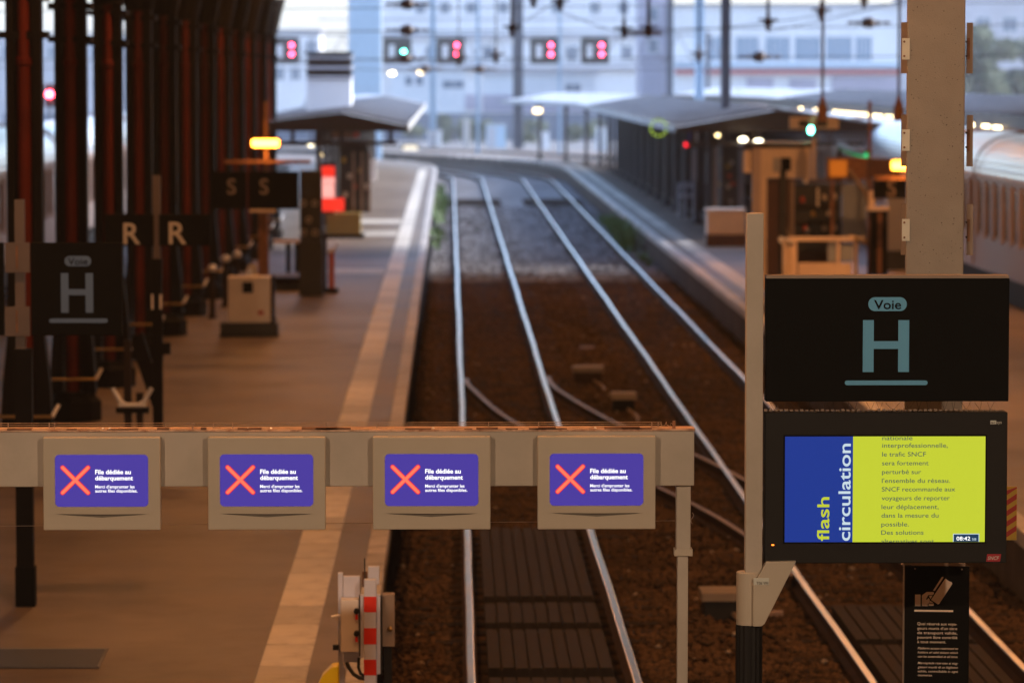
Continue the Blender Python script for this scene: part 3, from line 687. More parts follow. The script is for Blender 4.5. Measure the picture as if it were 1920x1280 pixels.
for px, py, D in ((765, 8, 113), (765, 57, 114), (760, 110, 116), (798, 130, 150), (1630, 43, 114), (1425, 107, 116), (900, 130, 150)):
    insulator_h(px, py, D, {8: 'brown insulator on the topmost cross span wire beside the blue tower', 57: 'brown insulator on the second cross span wire above the green signal', 110: 'brown insulator on the third cross span wire below the green signal', 43: 'brown insulator on the second cross span wire near the pillar', 107: 'brown insulator before the blue gridded windows'}.get(py, 'brown insulator threaded on the lowest cross span wire'))
MB_ = MB().box(P(1170,0,106).x, 105.95, P(0,66,106).z, P(1240,0,106).x, 106.05, P(0,58,106).z); tag(MB_.build('insulator_arm', M('insulator')), 'short brown arm joining the two thick hanging insulators', 'insulator')

# ---- trains
def coach(xc, ya, yb, facing, label):
    t = thing('railway_coach', label, 'train coach', (xc, ya, 0), 'silver coaches standing at the platform')
    hw = 1.45; prof = []
    n = 46
    for k in range(n + 1):
        a = math.pi * k / n; r = 1 + (.008 if k % 2 else 0); prof.append((xc + hw*math.copysign(abs(math.cos(a))**.62, math.cos(a))*r, 3.15 + .9*math.sin(a)**.9*r))
    MB().prism(prof, ya, yb).build('roof', M('coach_roof'), t)
    MB().box(xc-hw, ya, 1.0, xc+hw, yb, 3.148).build('body', M('coach_side'), t)
    MB().box(xc-hw*.85, ya+1, .35, xc+hw*.85, yb-1, .999).build('underframe', M('under'), t)
    for yy in (ya+3.5, yb-3.5):
        bg_ = MB().box(xc-1.1, yy-1.6, .25, xc+1.1, yy+1.6, .6).build('bogie', M('under'), t)
        for d in (-1.25, 1.25):
            for s in (-1, 1): MB().tube([(xc+s*.68, yy+d, .45), (xc+s*.8, yy+d, .45)], .45, 14).build('wheel', M('under'), bg_)
    s = facing; xs = xc + s*hw
    box('gutter', M('coach_rib'), t, xs, ya, 3.10, xs + s*.05, yb, 3.18)
    box('lower_panel', M('coach_side'), t, xs, ya, 1.02, xs + s*.012, yb, 1.72)
    y = ya + .7
    while y < yb - 1.2:
        wn = box('window', M('coach_glass'), t, xs, y, 1.85, xs + s*.01, y+1.0, 2.95)
        box('pillar_rib', M('coach_rib'), t, xs, y-.30, 1.75, xs + s*.07, y-.06, 3.05); y += 1.36
    for yy, d in ((ya, -1), (yb, 1)):
        MB().prism([(xc-.65, 1.1), (xc-.65, 3.3), (xc+.65, 3.3), (xc+.65, 1.1)], yy, yy + d*.35).build('gangway', M('under'), t)
    pr_ = [(xc + (hw+.06)*math.copysign(abs(math.cos(math.pi*k/20))**.62, math.cos(math.pi*k/20)), 3.15 + .95*math.sin(math.pi*k/20)**.9) for k in range(21)]
    for yy in (ya + .15, yb - .15): MB().tube([(xc+hw+.05, yy, 1.0)] + [(x, yy, z) for x, z in pr_] + [(xc-hw-.05, yy, 1.0)], .028, 6).build('end_trim', M('coach_rib'), t)
for k, lb in enumerate(('silver coach with ribbed roof beside the hazard striped plate', 'silver coach with ribbed roof just behind the concrete pillar', 'silver coach with ribbed roof below the row of round lamps', 'farthest silver coach of the train behind the canopy')):
    coach(13.75, 71.0 + k*26.8, 97.1 + k*26.8, -1, lb)
hoop = [(13.75 + 1.53*math.copysign(abs(math.cos(math.pi*k/20))**.62, math.cos(math.pi*k/20)), 3.15 + .98*math.sin(math.pi*k/20)**.9) for k in range(9, 21)]
cA = [o for o in COL.objects if o.name == 'railway_coach'][0]
MB().tube([(x, 89.5 - .25*(20-i)/11, z) for i, (x, z) in zip(range(9, 21), hoop)] + [(12.22, 89.5, 1.1)], .03, 6).build('roof_hoop', M('coach_rib'), cA)
for k, lb in enumerate(('pale coach glimpsed between the first dark columns', 'pale coach farther along behind the dark columns', 'pale coach at the far end behind the column row')):
    coach(-12.0, 78 + k*26.8, 104 + k*26.8, 1, lb)

# ================================================================ THINGS IN THE HALL
# ---- cast-iron columns
def hall_column(x, y):
    t = thing('hall_column', 'tall dark cast iron hall column with red centre shaft and brass ringed foot', 'column', (x, y, PZ), 'row of iron columns along the platform')
    H = 15.5
    MB().lathe((x, y, PZ), [(.40,0),(.40,.28),(.33,.34),(.31,.42)], 8).build('pedestal', M('iron_black'), t)
    for s in (-1, 1):
        MB().prism([(x+s*.33, PZ+.40), (x+s*.30, PZ+1.0), (x+s*.225, PZ+1.7), (x+s*.225, H), (x+s*.12, H), (x+s*.12, PZ+1.6), (x+s*.14, PZ+.40)], y-.14, y+.14).build('flange', M('iron_black'), t)
    MB().box(x-.12, y-.01, PZ+.40, x+.12, y+.05, H).build('web', M('iron_brown'), t)
    MB().lathe((x, y-.1, 0), [(.085, PZ+.40), (.085, 5.6), (.105, 5.62), (.105, 5.7), (.075, 5.72), (.075, H)], 12).build('shaft', M('iron_red'), t, smooth=False)
    for z in (5.95, 6.42): MB().box(x-.31, y-.16, z, x+.31, y+.16, z+.09).build('collar', M('iron_black'), t)
    MB().lathe((x, y, 0), [(.24,6.6),(.27,6.7),(.45,7.5),(.5,7.6),(.5,7.75)], 12).build('capital', M('iron_black'), t)
    g_ = MB().tube([(x-.36, y-.42, PZ+.62), (x+.36, y-.42, PZ+.62)], .022, 8).build('guard_rail', M('brass'), t)
    for s in (-1, 1): MB().tube([(x+s*.36, y-.42, PZ+.62), (x+s*.43, y-.3, PZ+.76)], .026, 8).build('rail_end', M('chrome'), g_)
    return t
for k in range(12): hall_column(-5.4, 49 + 6*k)

# ---- hand on platform signs
def letter_sign(name, label, px0, py0, px1, py1, D, body, lpx, lpy0, lpy1, m='sign_white', grp=None, extra=()):
    a, b = P(px0, py0, D), P(px1, py1, D)
    t = thing(name, label, 'sign', ((a.x+b.x)/2, D, b.z), grp)
    MB().box(a.x, D, b.z, b.x, D+.06, a.z).build('panel', M('sign_black'), t, bevel=.004)
    l0, l1 = P(lpx, lpy0, D), P(lpx, lpy1, D)
    text('lettering', body, M(m), t, l0.x, l1.z, D-.004, l0.z-l1.z, align='CENTER', bold=.012)
    return t
D = 50
letter_sign('platform_sign', 'black sign with a white R, mounted nearer the red columns', 196, 402, 288, 461, D, 'R', 247, 416, 457)
letter_sign('platform_sign', 'black sign with a white R and small arrow, between the post and the white machine', 298, 402, 394, 461, D, 'R', 333, 414, 457)
p = P(292, 330, D); t = thing('sign_post', 'slim post with grey top carrying the two R signs', 'post', (p.x, D+.1, PZ))
MB().box(p.x-.05, D+.08, 3.1, p.x+.05, D+.18, p.z).build('upper_post', M('post_pink'), t); MB().box(p.x-.065, D+.065, PZ, p.x+.065, D+.195, 3.1).build('lower_post', M('iron_black'), t)
MB().box(p.x-.12, D-.0, PZ, p.x+.12, D+.25, PZ+.04).build('base_plate', M('iron_black'), t)
MB().prism([(p.x-.06, 1.15), (p.x-.35, 2.0), (p.x-.2, 2.15), (p.x-.06, 1.7)], D+.05, D+.15).build('brace', M('iron_black'), t)
MB().box(p.x+.06, D+.06, 1.85, p.x+.17, D+.16, 2.0).build('junction_box', M('iron_black'), t)
for s in (-1, 1): MB().box(p.x+s*.055-.012, D-.02, P(0,580,D).z, p.x+s*.055+.012, D, P(0,552,D).z).build('reflector', M('machine_white'), t)
D = 68
letter_sign('platform_sign', 'black sign with a faint white S under the glowing strip lamp frame', 396, 322, 462, 392, D, 'S', 434, 334, 364, 'plate_brown')
letter_sign('platform_sign', 'second black sign with a faint white S below the glowing strip lamp', 466, 322, 560, 392, D, 'S', 495, 334, 364, 'plate_brown')
# glowing strip lamp on a portal frame
def glow_lamp(px0, py0, px1, py1, D, label, pxp, frame, power):
    a, b = P(px0, py0, D), P(px1, py1, D); xm = P(pxp, 0, D).x
    t = thing('strip_lamp', label, 'lamp', (xm, D, PZ))
    MB().prism(rrect(a.x, b.z, b.x, a.z, .05), D-.02, D+.06).build('tube', M('lamp_sodium'), t)
    MB().box(a.x-.03, D+.061, b.z-.02, b.x+.03, D+.12, a.z+.03).build('reflector', M('iron_brown'), t)
    zt = P(0, py0-70, D).z
    MB().box(xm-.045, D+.13, PZ, xm+.045, D+.22, zt).build('post', M('rust'), t); MB().box(xm-.2, D+.05, PZ, xm+.2, D+.35, PZ+.05).build('base_plate', M('iron_black'), t)
    f0, f1 = P(frame[0], frame[2], D), P(frame[1], frame[3], D)
    MB().box(f0.x, D+.05, f1.z, f1.x, D+.129, f0.z).build('crossbar', M('rust'), t)
    L = bpy.data.lights.new('lamp', 'AREA'); L.shape = 'RECTANGLE'; L.size = b.x-a.x; L.size_y = a.z-b.z; L.energy = power * EK; L.color = (1, .36, .08)
    o = bpy.data.objects.new('lamp', L); COL.objects.link(o); o.parent = t; o.location = Vector(((a.x+b.x)/2, D-.05, (a.z+b.z)/2)) - wloc(t); o.rotation_euler = (R(60), 0, 0)
glow_lamp(472, 261, 523, 276, 77, 'glowing orange strip lamp on a rusty portal post above the S signs', 497, (420, 582, 300, 307), 18)
glow_lamp(1672, 301, 1745, 319, 80, 'glowing orange strip lamp half hidden behind the concrete pillar', 1712, (1640, 1790, 330, 338), 25)
letter_sign('platform_sign', 'dark sign with a faint S beside the concrete pillar', 1638, 334, 1700, 372, 82, 'S', 1672, 337, 367, 'plate_brown')

# ---- white ticket machine left
def cabinet(name, label, cat, px0, py0, px1, py1, D, dep, m, plinth='dark_panel', ov=12, ph=18):
    a, b = P(px0, py0, D), P(px1, py1, D); z0 = PZ
    t = thing(name, label, cat, ((a.x+b.x)/2, D, PZ))
    zb = max(b.z, PZ+.12); dx = abs(P(px0+ov,0,D).x - a.x)
    MB().box(a.x, D, zb, b.x, D+dep, a.z).build('body', M(m), t, bevel=.015)
    MB().box(a.x-dx, D-.08, PZ, b.x+dx, D+dep+.08, zb).build('plinth', M(plinth), t)
    return t, a, b
t, a, b = cabinet('ticket_machine', 'white ticket machine with a small black screen and dark plinth', 'machine', 427, 519, 507, 605, 72.5, .5, 'machine_white')
pbox('screen', M('sign_black'), t, 455, 529, 474, 549, 72.47, .03); pbox('sticker', M('goods_red'), t, 484, 582, 494, 590, 72.48, .02)
pbox('side_panel', M('iron_brown'), t, 508, 517, 514, 605, 72.6, .4); pbox('top_light', M('chrome'), t, 462, 505, 472, 517, 72.6, .2)
# ticket stand behind it with a flat top
p = P(492, 392, 76); t = thing('ticket_validator', 'tall slim wooden stand with flat top behind the white machine', 'stand', (p.x, 76, PZ))
MB().box(p.x-.09, 76, PZ, p.x+.09, 76.2, p.z-.06).build('post', M('rust'), t); MB().box(p.x-.25, 75.9, p.z-.06, p.x+.25, 76.3, p.z+.02).build('top', M('kiosk_beige'), t); MB().box(p.x-.2, 75.9, PZ, p.x+.2, 76.3, PZ+.1).build('base', M('iron_black'), t)
MB().box(p.x-.28, 75.8, 1.4, p.x-.1, 75.99, 1.75).build('reader', M('goods_white'), t)
# chrome Y barrier posts
def y_post(px, py_top, D, label):
    p = P(px, py_top, D); t = thing('barrier_post', label, 'post', (p.x, D, PZ), 'chrome forked barrier posts')
    MB().box(p.x-.11, D, PZ, p.x-.02, D+.1, 2.25).build('post', M('iron_brown'), t); MB().box(p.x+.04, D, PZ, p.x+.12, D+.1, 1.6).build('post', M('iron_brown'), t)
    MB().box(p.x-.2, D-.05, PZ, p.x+.2, D+.15, PZ+.05).build('base_plate', M('iron_black'), t)
    for s in (-1, 1): MB().tube([(p.x+s*.06, D-.1, p.z-.16), (p.x+s*.15, D-.1, p.z-.1), (p.x+s*.24, D-.1, p.z+.06)], .028, 8).build('fork', M('chrome'), t)
    MB().tube([(p.x-.17, D-.1, p.z-.15), (p.x+.17, D-.1, p.z-.15)], .03, 8).build('crossbar', M('chrome'), t)
    MB().box(p.x-.2, D-.09, p.z-.25, p.x+.2, D+.02, p.z-.18).build('collar', M('iron_black'), t)
y_post(249, 735, 47, 'dark barrier post with chrome fork beside the post of the R signs')
for px, D, lb in ((420, 82, 'small chrome topped post behind the white machine'), (395, 78, 'small chrome topped post at the foot of the columns'), (442, 84, 'small chrome topped post beside the wooden stand')):
    x = P(px, 0, D).x; t = thing('guard_post', lb, 'post', (x, D, PZ)); MB().lathe((x, D, PZ), [(.1,0),(.06,.08),(.05,.9),(.07,.95)], 10).build('stem', M('iron_brown'), t); MB().lathe((x, D, PZ+.95), [(.07,0),(.1,.06),(.07,.13),(.02,.15)], 12).build('knob', M('chrome'), t, smooth=True)

# ---- stand, board and stall left
t, a, b = cabinet('departure_panel', 'dark panel with pale dial rings beside the olive stall', 'panel', 562, 320, 604, 452, 86, .25, 'dark_panel', ov=0)
for (px, py) in ((569, 381), (590, 381), (579, 412), (569, 436), (591, 436)):
    q = P(px, py, 86); MB().tube([(q.x + .06*math.cos(k*math.pi/6), 85.97, q.z + .06*math.sin(k*math.pi/6)) for k in range(13)], .018, 5).build('dial', M('goods_white'), t)
D = 96
a = P(512, 450, D); b = P(562, 545, D); t = thing('standing_desk', 'narrow standing table with dark legs near the wooden bench box', 'table', ((a.x+b.x)/2, D, PZ))
MB().box(a.x, D, a.z-.08, b.x, D+.5, a.z).build('top', M('kiosk_beige'), t)
for px in (538, 554): x = P(px, 0, D).x; MB().box(x-.06, D+.2, PZ, x+.06, D+.3, a.z-.08).build('leg', M('iron_black'), t)
t, a, b = cabinet('bench_box', 'low brown box edging the platform beside the orange post', 'box', 512, 520, 604, 545, 88, .6, 'iron_brown', ov=2)
D = 87
a = P(604, 462, D); b = P(632, 545, D); t = thing('validator_post', 'orange validator post with a chrome handle', 'validator', ((a.x+b.x)/2, D, PZ))
MB().box(a.x, D, PZ, a.x+.1, D+.2, a.z+.3).build('frame', M('iron_brown'), t); MB().box(a.x+.14, D, PZ+.1, b.x-.06, D+.2, a.z-.1).build('body', M('orange_paint'), t, bevel=.02)
MB().box(a.x-.04, D-.05, PZ, b.x+.03, D+.3, PZ+.1).build('base', M('iron_black'), t); MB().tube([(a.x+.12, D-.05, a.z-.13), (a.x+.28, D-.05, a.z-.08), (b.x+.02, D-.05, a.z+.08)], .04, 8).build('handle', M('chrome'), t)
D = 116
a = P(612, 400, D); b = P(676, 450, D); t = thing('refreshment_stall', 'olive fronted stall under the canopy with glowing red signs', 'stall', ((a.x+b.x)/2, D, PZ))
MB().box(a.x, D, PZ+.12, b.x, D+1.2, a.z).build('counter', M('shop_olive'), t); MB().box(a.x-.02, D-.03, PZ, b.x+.1, D+1.2, PZ+.12).build('plinth', M('iron_black'), t)
for (x0, y0, x1, y1, m) in ((600, 312, 627, 332, 'shop_red'), (600, 333, 628, 343, 'shop_pink'), (603, 344, 627, 371, 'shop_pink'), (603, 372, 645, 396, 'shop_red')): pbox('lit_sign', M(m), t, x0, y0, x1, y1, D-.1, .1)
pbox('sign_column', M('iron_black'), t, 601, 306, 626, 400, D, .2)
for px in (660, 676, 690): pbox('post', M('plate_brown'), t, px, 285, px+5, 400, D+.9, .1)
pbox('shelf', M('dark_panel'), t, 636, 270, 690, 398, D+1.1, .3)
for (px, py, m) in ((645, 300, 'goods_yellow'), (655, 330, 'goods_white'), (664, 350, 'goods_red'), (648, 365, 'goods_white'), (676, 320, 'goods_yellow'), (688, 350, 'goods_white')): pbox('goods', M(m), t, px-4, py-5, px+4, py+5, D+1.0, .09)
pbox('side_box', M('machine_white'), t, 694, 300, 706, 338, D+16, .6)
pbox('menu_board', M('rust'), t, 622, 248, 668, 258, D+3, .1); pbox('menu_light', M('goods_red'), t, 663, 248, 673, 258, D+2.9, .1)

# ---- left-hand "Voie H" sign
D = 35.6
x0, x1 = P(22, 0, D).x, P(40, 0, D).x
t = thing('platform_sign_post', 'black Voie H sign on a pink grey post beside the dark columns', 'sign', ((x0+x1)/2, D, PZ))
MB().box(x0, D+.06, P(0,655,D).z, x1, D+.15, P(0,375,D).z).build('upper_post', M('post_pink'), t)
MB().box(P(20,0,D).x, D+.04, PZ+.37, P(52,0,D).x, D+.18, P(0,655,D).z).build('lower_post', M('iron_black'), t); MB().box(P(18,0,D).x, D+.02, PZ, P(55,0,D).x, D+.2, PZ+.37).build('foot', M('sign_black'), t)
for (y0, y1) in ((455, 511), (575, 630)): pbox('clamp_plate', M('post_pink'), t, 9, y0, 56, y1, D+.02, .035); pbox('clamp_slot', M('rust'), t, 30, y0+6, 33, y1-6, D+.012, .007)
pbox('panel', M('sign_black'), t, 57, 455, 229, 629, D+.02, .06, .005); pbox('panel', M('sign_black'), t, -110, 455, 8, 629, D+.02, .06, .005)
def voie(t, D, pill, hpx, hpy, bar, m, ink, vsz, bold):
    a, b = P(pill[0], pill[1], D), P(pill[2], pill[3], D); r = (a.z-b.z)/2 - .001
    pl_ = MB().prism(rrect(a.x, b.z, b.x, a.z, r), D-.005, D-.001).build('pill', M(m), t)
    q = P((pill[0]+pill[2])/2, vsz[1], D); qq = P(0, vsz[0], D); text('lettering', 'Voie', M(ink), pl_, q.x, q.z, D-.009, qq.z-q.z, width=P(vsz[3],0,D).x-P(vsz[2],0,D).x, align='CENTER', bold=bold)
    h0, h1 = P(hpx[0], hpy[0], D), P(hpx[1], hpy[1], D); th = (h1.x-h0.x)*.235; zc = (h0.z*.52+h1.z*.48); hh = (h0.z-h1.z)*.075
    MB().prism([(h0.x,h1.z),(h0.x+th,h1.z),(h0.x+th,zc-hh),(h1.x-th,zc-hh),(h1.x-th,h1.z),(h1.x,h1.z),(h1.x,h0.z),(h1.x-th,h0.z),(h1.x-th,zc+hh),(h0.x+th,zc+hh),(h0.x+th,h0.z),(h0.x,h0.z)], D-.005, D-.001).build('letter', M(m), t)
    a, b = P(bar[0], bar[1], D), P(bar[2], bar[3], D); MB().prism(rrect(a.x, b.z, b.x, a.z, (a.z-b.z)/2-.0005), D-.005, D-.001).build('underline', M(m), t)
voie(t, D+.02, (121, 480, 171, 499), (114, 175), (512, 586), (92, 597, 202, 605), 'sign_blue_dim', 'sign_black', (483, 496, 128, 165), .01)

# ---- gate portal with lane displays
D = 23.2
bx0, bx1 = P(-420, 0, D).x, P(1306, 0, D).x
zt, zb = P(0, 812, D).z, P(0, 915, D).z
t = thing('gate_portal', 'beige ticket gate beam with end post and rusty wired top', 'gate', (bx1, D+.1, PZ))
MB().box(bx0, D+.07, zb, bx1, D+.25, zt).build('beam', M('beige_dull'), t, bevel=.006)
mb = MB().box(bx0, D+.06, zt+.002, bx1+.004, D+.255, zt+.014); mb.build('rusty_cap', mat('cap_tan', (.6,.38,.26), .6, var=.3, scale=9, dirt=(.28,.13,.07), dscale=14), t)
mb = MB(); 
for k in range(26):
    x = bx0 + random.random()*(bx1-bx0-.2); mb.box(x, D+.055, zt+.014, x + random.uniform(.03,.22), D+.08+random.random()*.05, zt+random.uniform(.018,.026))
mb.build('rust_flakes', M('rust'), t)
xa, xb = P(1273, 0, D).x, P(1300, 0, D).x; zc = P(0, 1045, D).z
MB().box(xa, D+.1, zc, xb, D+.2, zb).build('post', M('beige_dull'), t, bevel=.004)
MB().box(xa-.012, D+.09, zc-.01, xb+.012, D+.21, zc+.03).build('collar', M('beige'), t)
MB().box(xa+.008, D+.108, PZ, xb-.014, D+.192, zc-.01).build('lower_post', M('beige_dull'), t, bevel=.003); MB().box(xa-.06, D+.04, PZ, xb+.06, D+.26, PZ+.02).build('foot_plate', M('beige'), t)
xl = P(-330, 0, D).x; MB().box(xl, D+.1, PZ, xl+.09, D+.2, zb).build('post', M('beige_dull'), t)
for dy, dz in ((.07, .018), (.11, .026), (.15, .034), (.2, .042)): MB().tube([(bx0, D+dy, zt+dz), (P(1245,0,D).x, D+dy, zt+dz+.003)], .0016, 5).build('pigeon_wire', M('wire_bright'), t)
for px in (4, 92, 82, 303, 394, 430, 608, 704, 916, 1011, 1226, 1238): x = P(px, 0, D).x; MB().tube([(x, D+.11, zt+.012), (x, D+.11, zt+.055)], .0035, 6).build('wire_pin', M('wire_bright'), t)
x = P(1268, 0, D).x; MB().box(x-.008, D+.09, zt+.01, x+.008, D+.13, zt+.06).build('wire_anchor', M('rust'), t)
MB().tube([(x - .09 + .01*k + .006*math.sin(k*2.2), D+.1+.01*math.sin(k*1.7), zt+.04+.014*math.sin(k*1.9)) for k in range(10)], .0018, 5).build('wire_coil', M('wire_bright'), t)
x = P(354, 0, D).x; MB().tube([(x, D+.1, zt+.01), (x+.006, D+.1, zt+.05)], .005, 6, r1=.012).build('peg', M('wire_bright'), t)
for px in (185, 198, 460, 504, 811, 1118): x = P(px, 0, D).x; MB().lathe((x, D+.068, zt+.018), [(.007,0),(.009,.004),(.004,.009)], 8).build('bolt', M('chrome'), t)
MB().tube([(bx0, D+.05, P(0,990,D).z), (xa, D+.14, P(0,983,D).z)], .0016, 5).build('lower_wire', M('wire_bright'), t)
x = P(1304, 0, D).x; MB().tube([(x + .008*math.sin(k*.9), D+.15, P(0,968+k*3,D).z) for k in range(8)], .002, 5).build('wire_twist', M('wire_bright'), t)
names = ['gate display next to the end post of the beam', 'gate display second from the end post', 'gate display above the platform edge, third from the end post', 'gate display in front of the black sign post, fourth from the end post', 'gate display beyond the others, fifth from the end post']
for k in range(5):
    cx = 1118.5 - 309.3*k; y0, y1 = 818 + k*.7, 991.5 + k*.6
    a, b = P(cx-110.5, y0, D), P(cx+110.5, y1, D)
    t = thing('lane_display', names[k], 'display', ((a.x+b.x)/2, D, b.z), 'lane displays on the gate beam')
    MB().box(a.x, D, b.z, b.x, D+.069, a.z).build('housing', M('beige'), t, bevel=.006)
    s0, s1 = P(cx-87.5, y0+32, D), P(cx+87.5, y0+129, D)
    MB().prism(rrect(s0.x-.004, s1.z-.004, s1.x+.004, s0.z+.004, .03), D-.0015, D-.0005).build('bezel', M('beige_dull'), t)
    sc_ = MB().prism(rrect(s0.x, s1.z, s1.x, s0.z, .026), D-.004, D-.002).build('screen', M('screen_purple'), t)
    for lay, (m, rr, yy) in enumerate((('screen_red', 4.6, D-.0055), ('screen_coral', 2.9, D-.0075))):
        mb = MB()
        for (ax, az, bx_, bz) in ((-75+2, 56, -75+49.5, 103), (-75+49.5, 56, -75+2, 103)):
            q0, q1 = P(cx+ax, y0+az, D), P(cx+bx_, y0+bz, D); d = (q1-q0).normalized(); r = rr*D/FPX; ang = math.atan2(d.z, d.x)
            pts = [(q1.x + r*math.cos(ang-math.pi/2+math.pi*i/8), q1.z + r*math.sin(ang-math.pi/2+math.pi*i/8)) for i in range(9)] + [(q0.x + r*math.cos(ang+math.pi/2+math.pi*i/8), q0.z + r*math.sin(ang+math.pi/2+math.pi*i/8)) for i in range(9)]
            mb.prism(pts, yy - (.0006 if az == 56 and ax < bx_ else 0), yy+.001)
        mb.build('cross', M(m), sc_)
    for (body, bl, ch, wd, bo) in (('File dédiée au', 68, 8.6, 67, .024), ('débarquement', 79.5, 8.6, 71, .024), ("Merci d'emprunter les", 94.5, 6.2, 74, .013), ('autres files disponibles.', 102.3, 6.2, 79.5, .013)):
        q = P(cx-12, y0+bl, D); text('lettering', body, M('screen_white'), sc_, q.x, q.z, D-.0065, ch*D/FPX, width=wd*D/FPX, bold=bo)
    q0, q1, q2 = P(cx-87, y0+143, D), P(cx+87, y0+143, D), P(cx, y0+149.5, D)
    MB().prism([(q0.x, q0.z), (q2.x, q2.z), (q1.x, q1.z), (q2.x, q0.z-.003)], D-.002, D-.0008).build('speaker_slot', M('speck'), t)
    MB().prism([(q0.x+.02, q0.z-.003), (q2.x, q2.z), (q1.x-.02, q1.z-.003), (q2.x, q2.z+.012)], D-.0035, D-.0022).build('slot_lip', mat('slot_grey', (.16,.135,.105), .6, var=.05), t)

# ---- post, "Voie H" sign and information display on the right
D = 23.2
a, b = P(1406, 400, D), P(1438, 1080, D)
t = thing('display_post', 'beige square post on a fluted dark foot that carries the information display', 'post', ((a.x+b.x)/2, D+.05, PZ))
MB().box(P(1402,0,D).x, D, b.z, P(1434,0,D).x, D+.1, a.z).build('post', M('beige_dull'), t, bevel=.004)
cx_ = P(1411, 0, D).x; zs, zs2 = P(0, 1076, D).z, P(0, 1175, D).z; r_ = 24.5*D/FPX
MB().lathe((cx_, D+.06, 0), [(r_, zs2), (r_, zs-.006), (r_-.004, zs)], 40).build('sleeve', M('beige'), t, smooth=False)
mb = MB(); n = 32; vs = []
prof = [(r_*(.97 if k % 2 else 1.04)*math.cos(2*math.pi*k/n) + cx_, r_*(.97 if k % 2 else 1.04)*math.sin(2*math.pi*k/n) + D+.06) for k in range(n)]
MB().add([(x, y, PZ) for x, y in prof] + [(x, y, zs2-.002) for x, y in prof], [(k, (k+1)%n, (k+1)%n+n, k+n) for k in range(n)] + [tuple(range(n)), tuple(range(n, 2*n))]).build('fluted_foot', M('case_black'), t)
MB().prism([(P(1416,0,D).x, P(0,1100,D).z), (P(1441,0,D).x, P(0,1054,D).z), (P(1497,0,D).x, P(0,1053,D).z), (P(1438,0,D).x, P(0,1170,D).z), (P(1432,0,D).x, P(0,1175,D).z), (P(1416,0,D).x, P(0,1175,D).z)], D-.045, D+.03).build('gusset', M('beige'), t, bevel=.003)
pbox('number_tag', M('plate_white'), t, 1413, 1083, 1442, 1096, D-.049, .003)
q = P(1417, 1093.3, D); text('lettering', 'T06 VH', M('speck'), t, q.x, q.z, D-.051, 5.8*D/FPX, width=22*D/FPX)
t = thing('track_sign', 'wide black Voie H sign with pale blue letters above the information display', 'sign', (P(1665,0,D).x, D, P(0,752,D).z))
pbox('panel', M('sign_black'), t, 1437, 522, 1891, 752, D, .12, .004)
q0, q1 = P(1437, 516.5, D), P(1892, 521.5, D); box('top_cap', M('plate_brown'), t, q0.x, D+.001, q1.z, q1.x, D+.13, q0.z)
voie(t, D, (1628, 557, 1700, 583), (1618, 1704), (600, 697), (1584, 713, 1739, 721.5), 'sign_blue', 'sign_black', (563, 579, 1638, 1689), .012)
t = thing('information_display', 'black information screen showing a yellow traffic notice', 'display', (P(1661,0,D).x, D, P(0,1055,D).z))
pbox('housing', M('case_black'), t, 1435, 773, 1887, 1055, D, .16, .006)
s0, s1 = P(1472, 818, D), P(1846, 1015, D); pbox('screen_edge', M('sign_black'), t, 1469, 815, 1849, 1018, D-.002, .0015)
xm = P(1604.5, 0, D).x; sb = MB().box(s0.x, D-.005, s1.z, xm, D-.0025, s0.z).build('screen_banner', M('screen_blue'), t); sy = MB().box(xm, D-.005, s1.z, s1.x, D-.0025, s0.z).build('screen_notice', M('screen_lime'), t)
k_ = D/FPX
q = P(1554, 1013, D); text('lettering', 'flash', M('screen_lime'), sb, q.x, q.z, D-.007, 23.5*k_, width=83*k_, rot=1, bold=.012)
q = P(1593.5, 1013, D); text('lettering', 'circulation', M('screen_pale'), sb, q.x, q.z, D-.007, 23.5*k_, width=184*k_, rot=1, bold=.012)
lines = (('nationale', 57, 824.5), ('interprofessionnelle,', 124, 838.5), ('le trafic SNCF', 83, 855), ('sera fortement', 88, 871.5), ('perturbé sur', 74, 888), ("l'ensemble du réseau.", 129, 904.5), ('SNCF recommande aux', 139, 920.5), ('voyageurs de reporter', 129, 937), ('leur déplacement,', 108, 953.5), ('dans la mesure du', 108, 969.5), ('possible.', 52, 986), ('Des solutions', 80, 1001.5), ('alternatives sont', 100, 1018))
for body, wd, bl in lines:
    q = P(1654, bl, D); text('lettering', body, M('screen_ink'), sy, q.x - (bl-838)*.012*k_, q.z, D-.007, 8.8*k_, width=wd*k_, bold=.004, clipz=(s1.z, s0.z))
ck = pbox('clock_frame', M('screen_pale'), t, 1787, 1000, 1836, 1015, D-.008, .002); pbox('clock_box', M('screen_navy'), ck, 1788.2, 1001.2, 1834.8, 1015, D-.0095, .001)
q = P(1793, 1012, D); text('lettering', '08:42', M('screen_white'), ck, q.x, q.z, D-.011, 7.6*k_, width=26*k_, bold=.008); q = P(1822, 1012, D); text('lettering', '58', M('screen_pale'), ck, q.x, q.z, D-.011, 4.6*k_, width=8*k_)
lg = pbox('maker_badge', M('plate_white'), t, 1857, 788, 1868, 795, D-.002, .0015); q = P(1857.6, 794, D); text('lettering', 'ac', M('sign_black'), lg, q.x, q.z, D-.004, 6*k_, width=9*k_); q = P(1868.5, 794, D); text('lettering', 'sys', M('plate_white'), lg, q.x, q.z, D-.003, 6.5*k_, width=9.5*k_)
a, b = P(1849, 1038, D), P(1877, 1052, D); sk = 2*k_
lg = MB().prism([(a.x, b.z), (b.x-sk, b.z), (b.x, a.z), (a.x+sk, a.z)], D-.003, D-.0005).build('logo', M('logo_red'), t); q = P(1851.5, 1048.5, D); text('lettering', 'SNCF', M('plate_white'), lg, q.x, q.z, D-.005, 6.8*k_, width=22*k_, shear=.25, bold=.01)
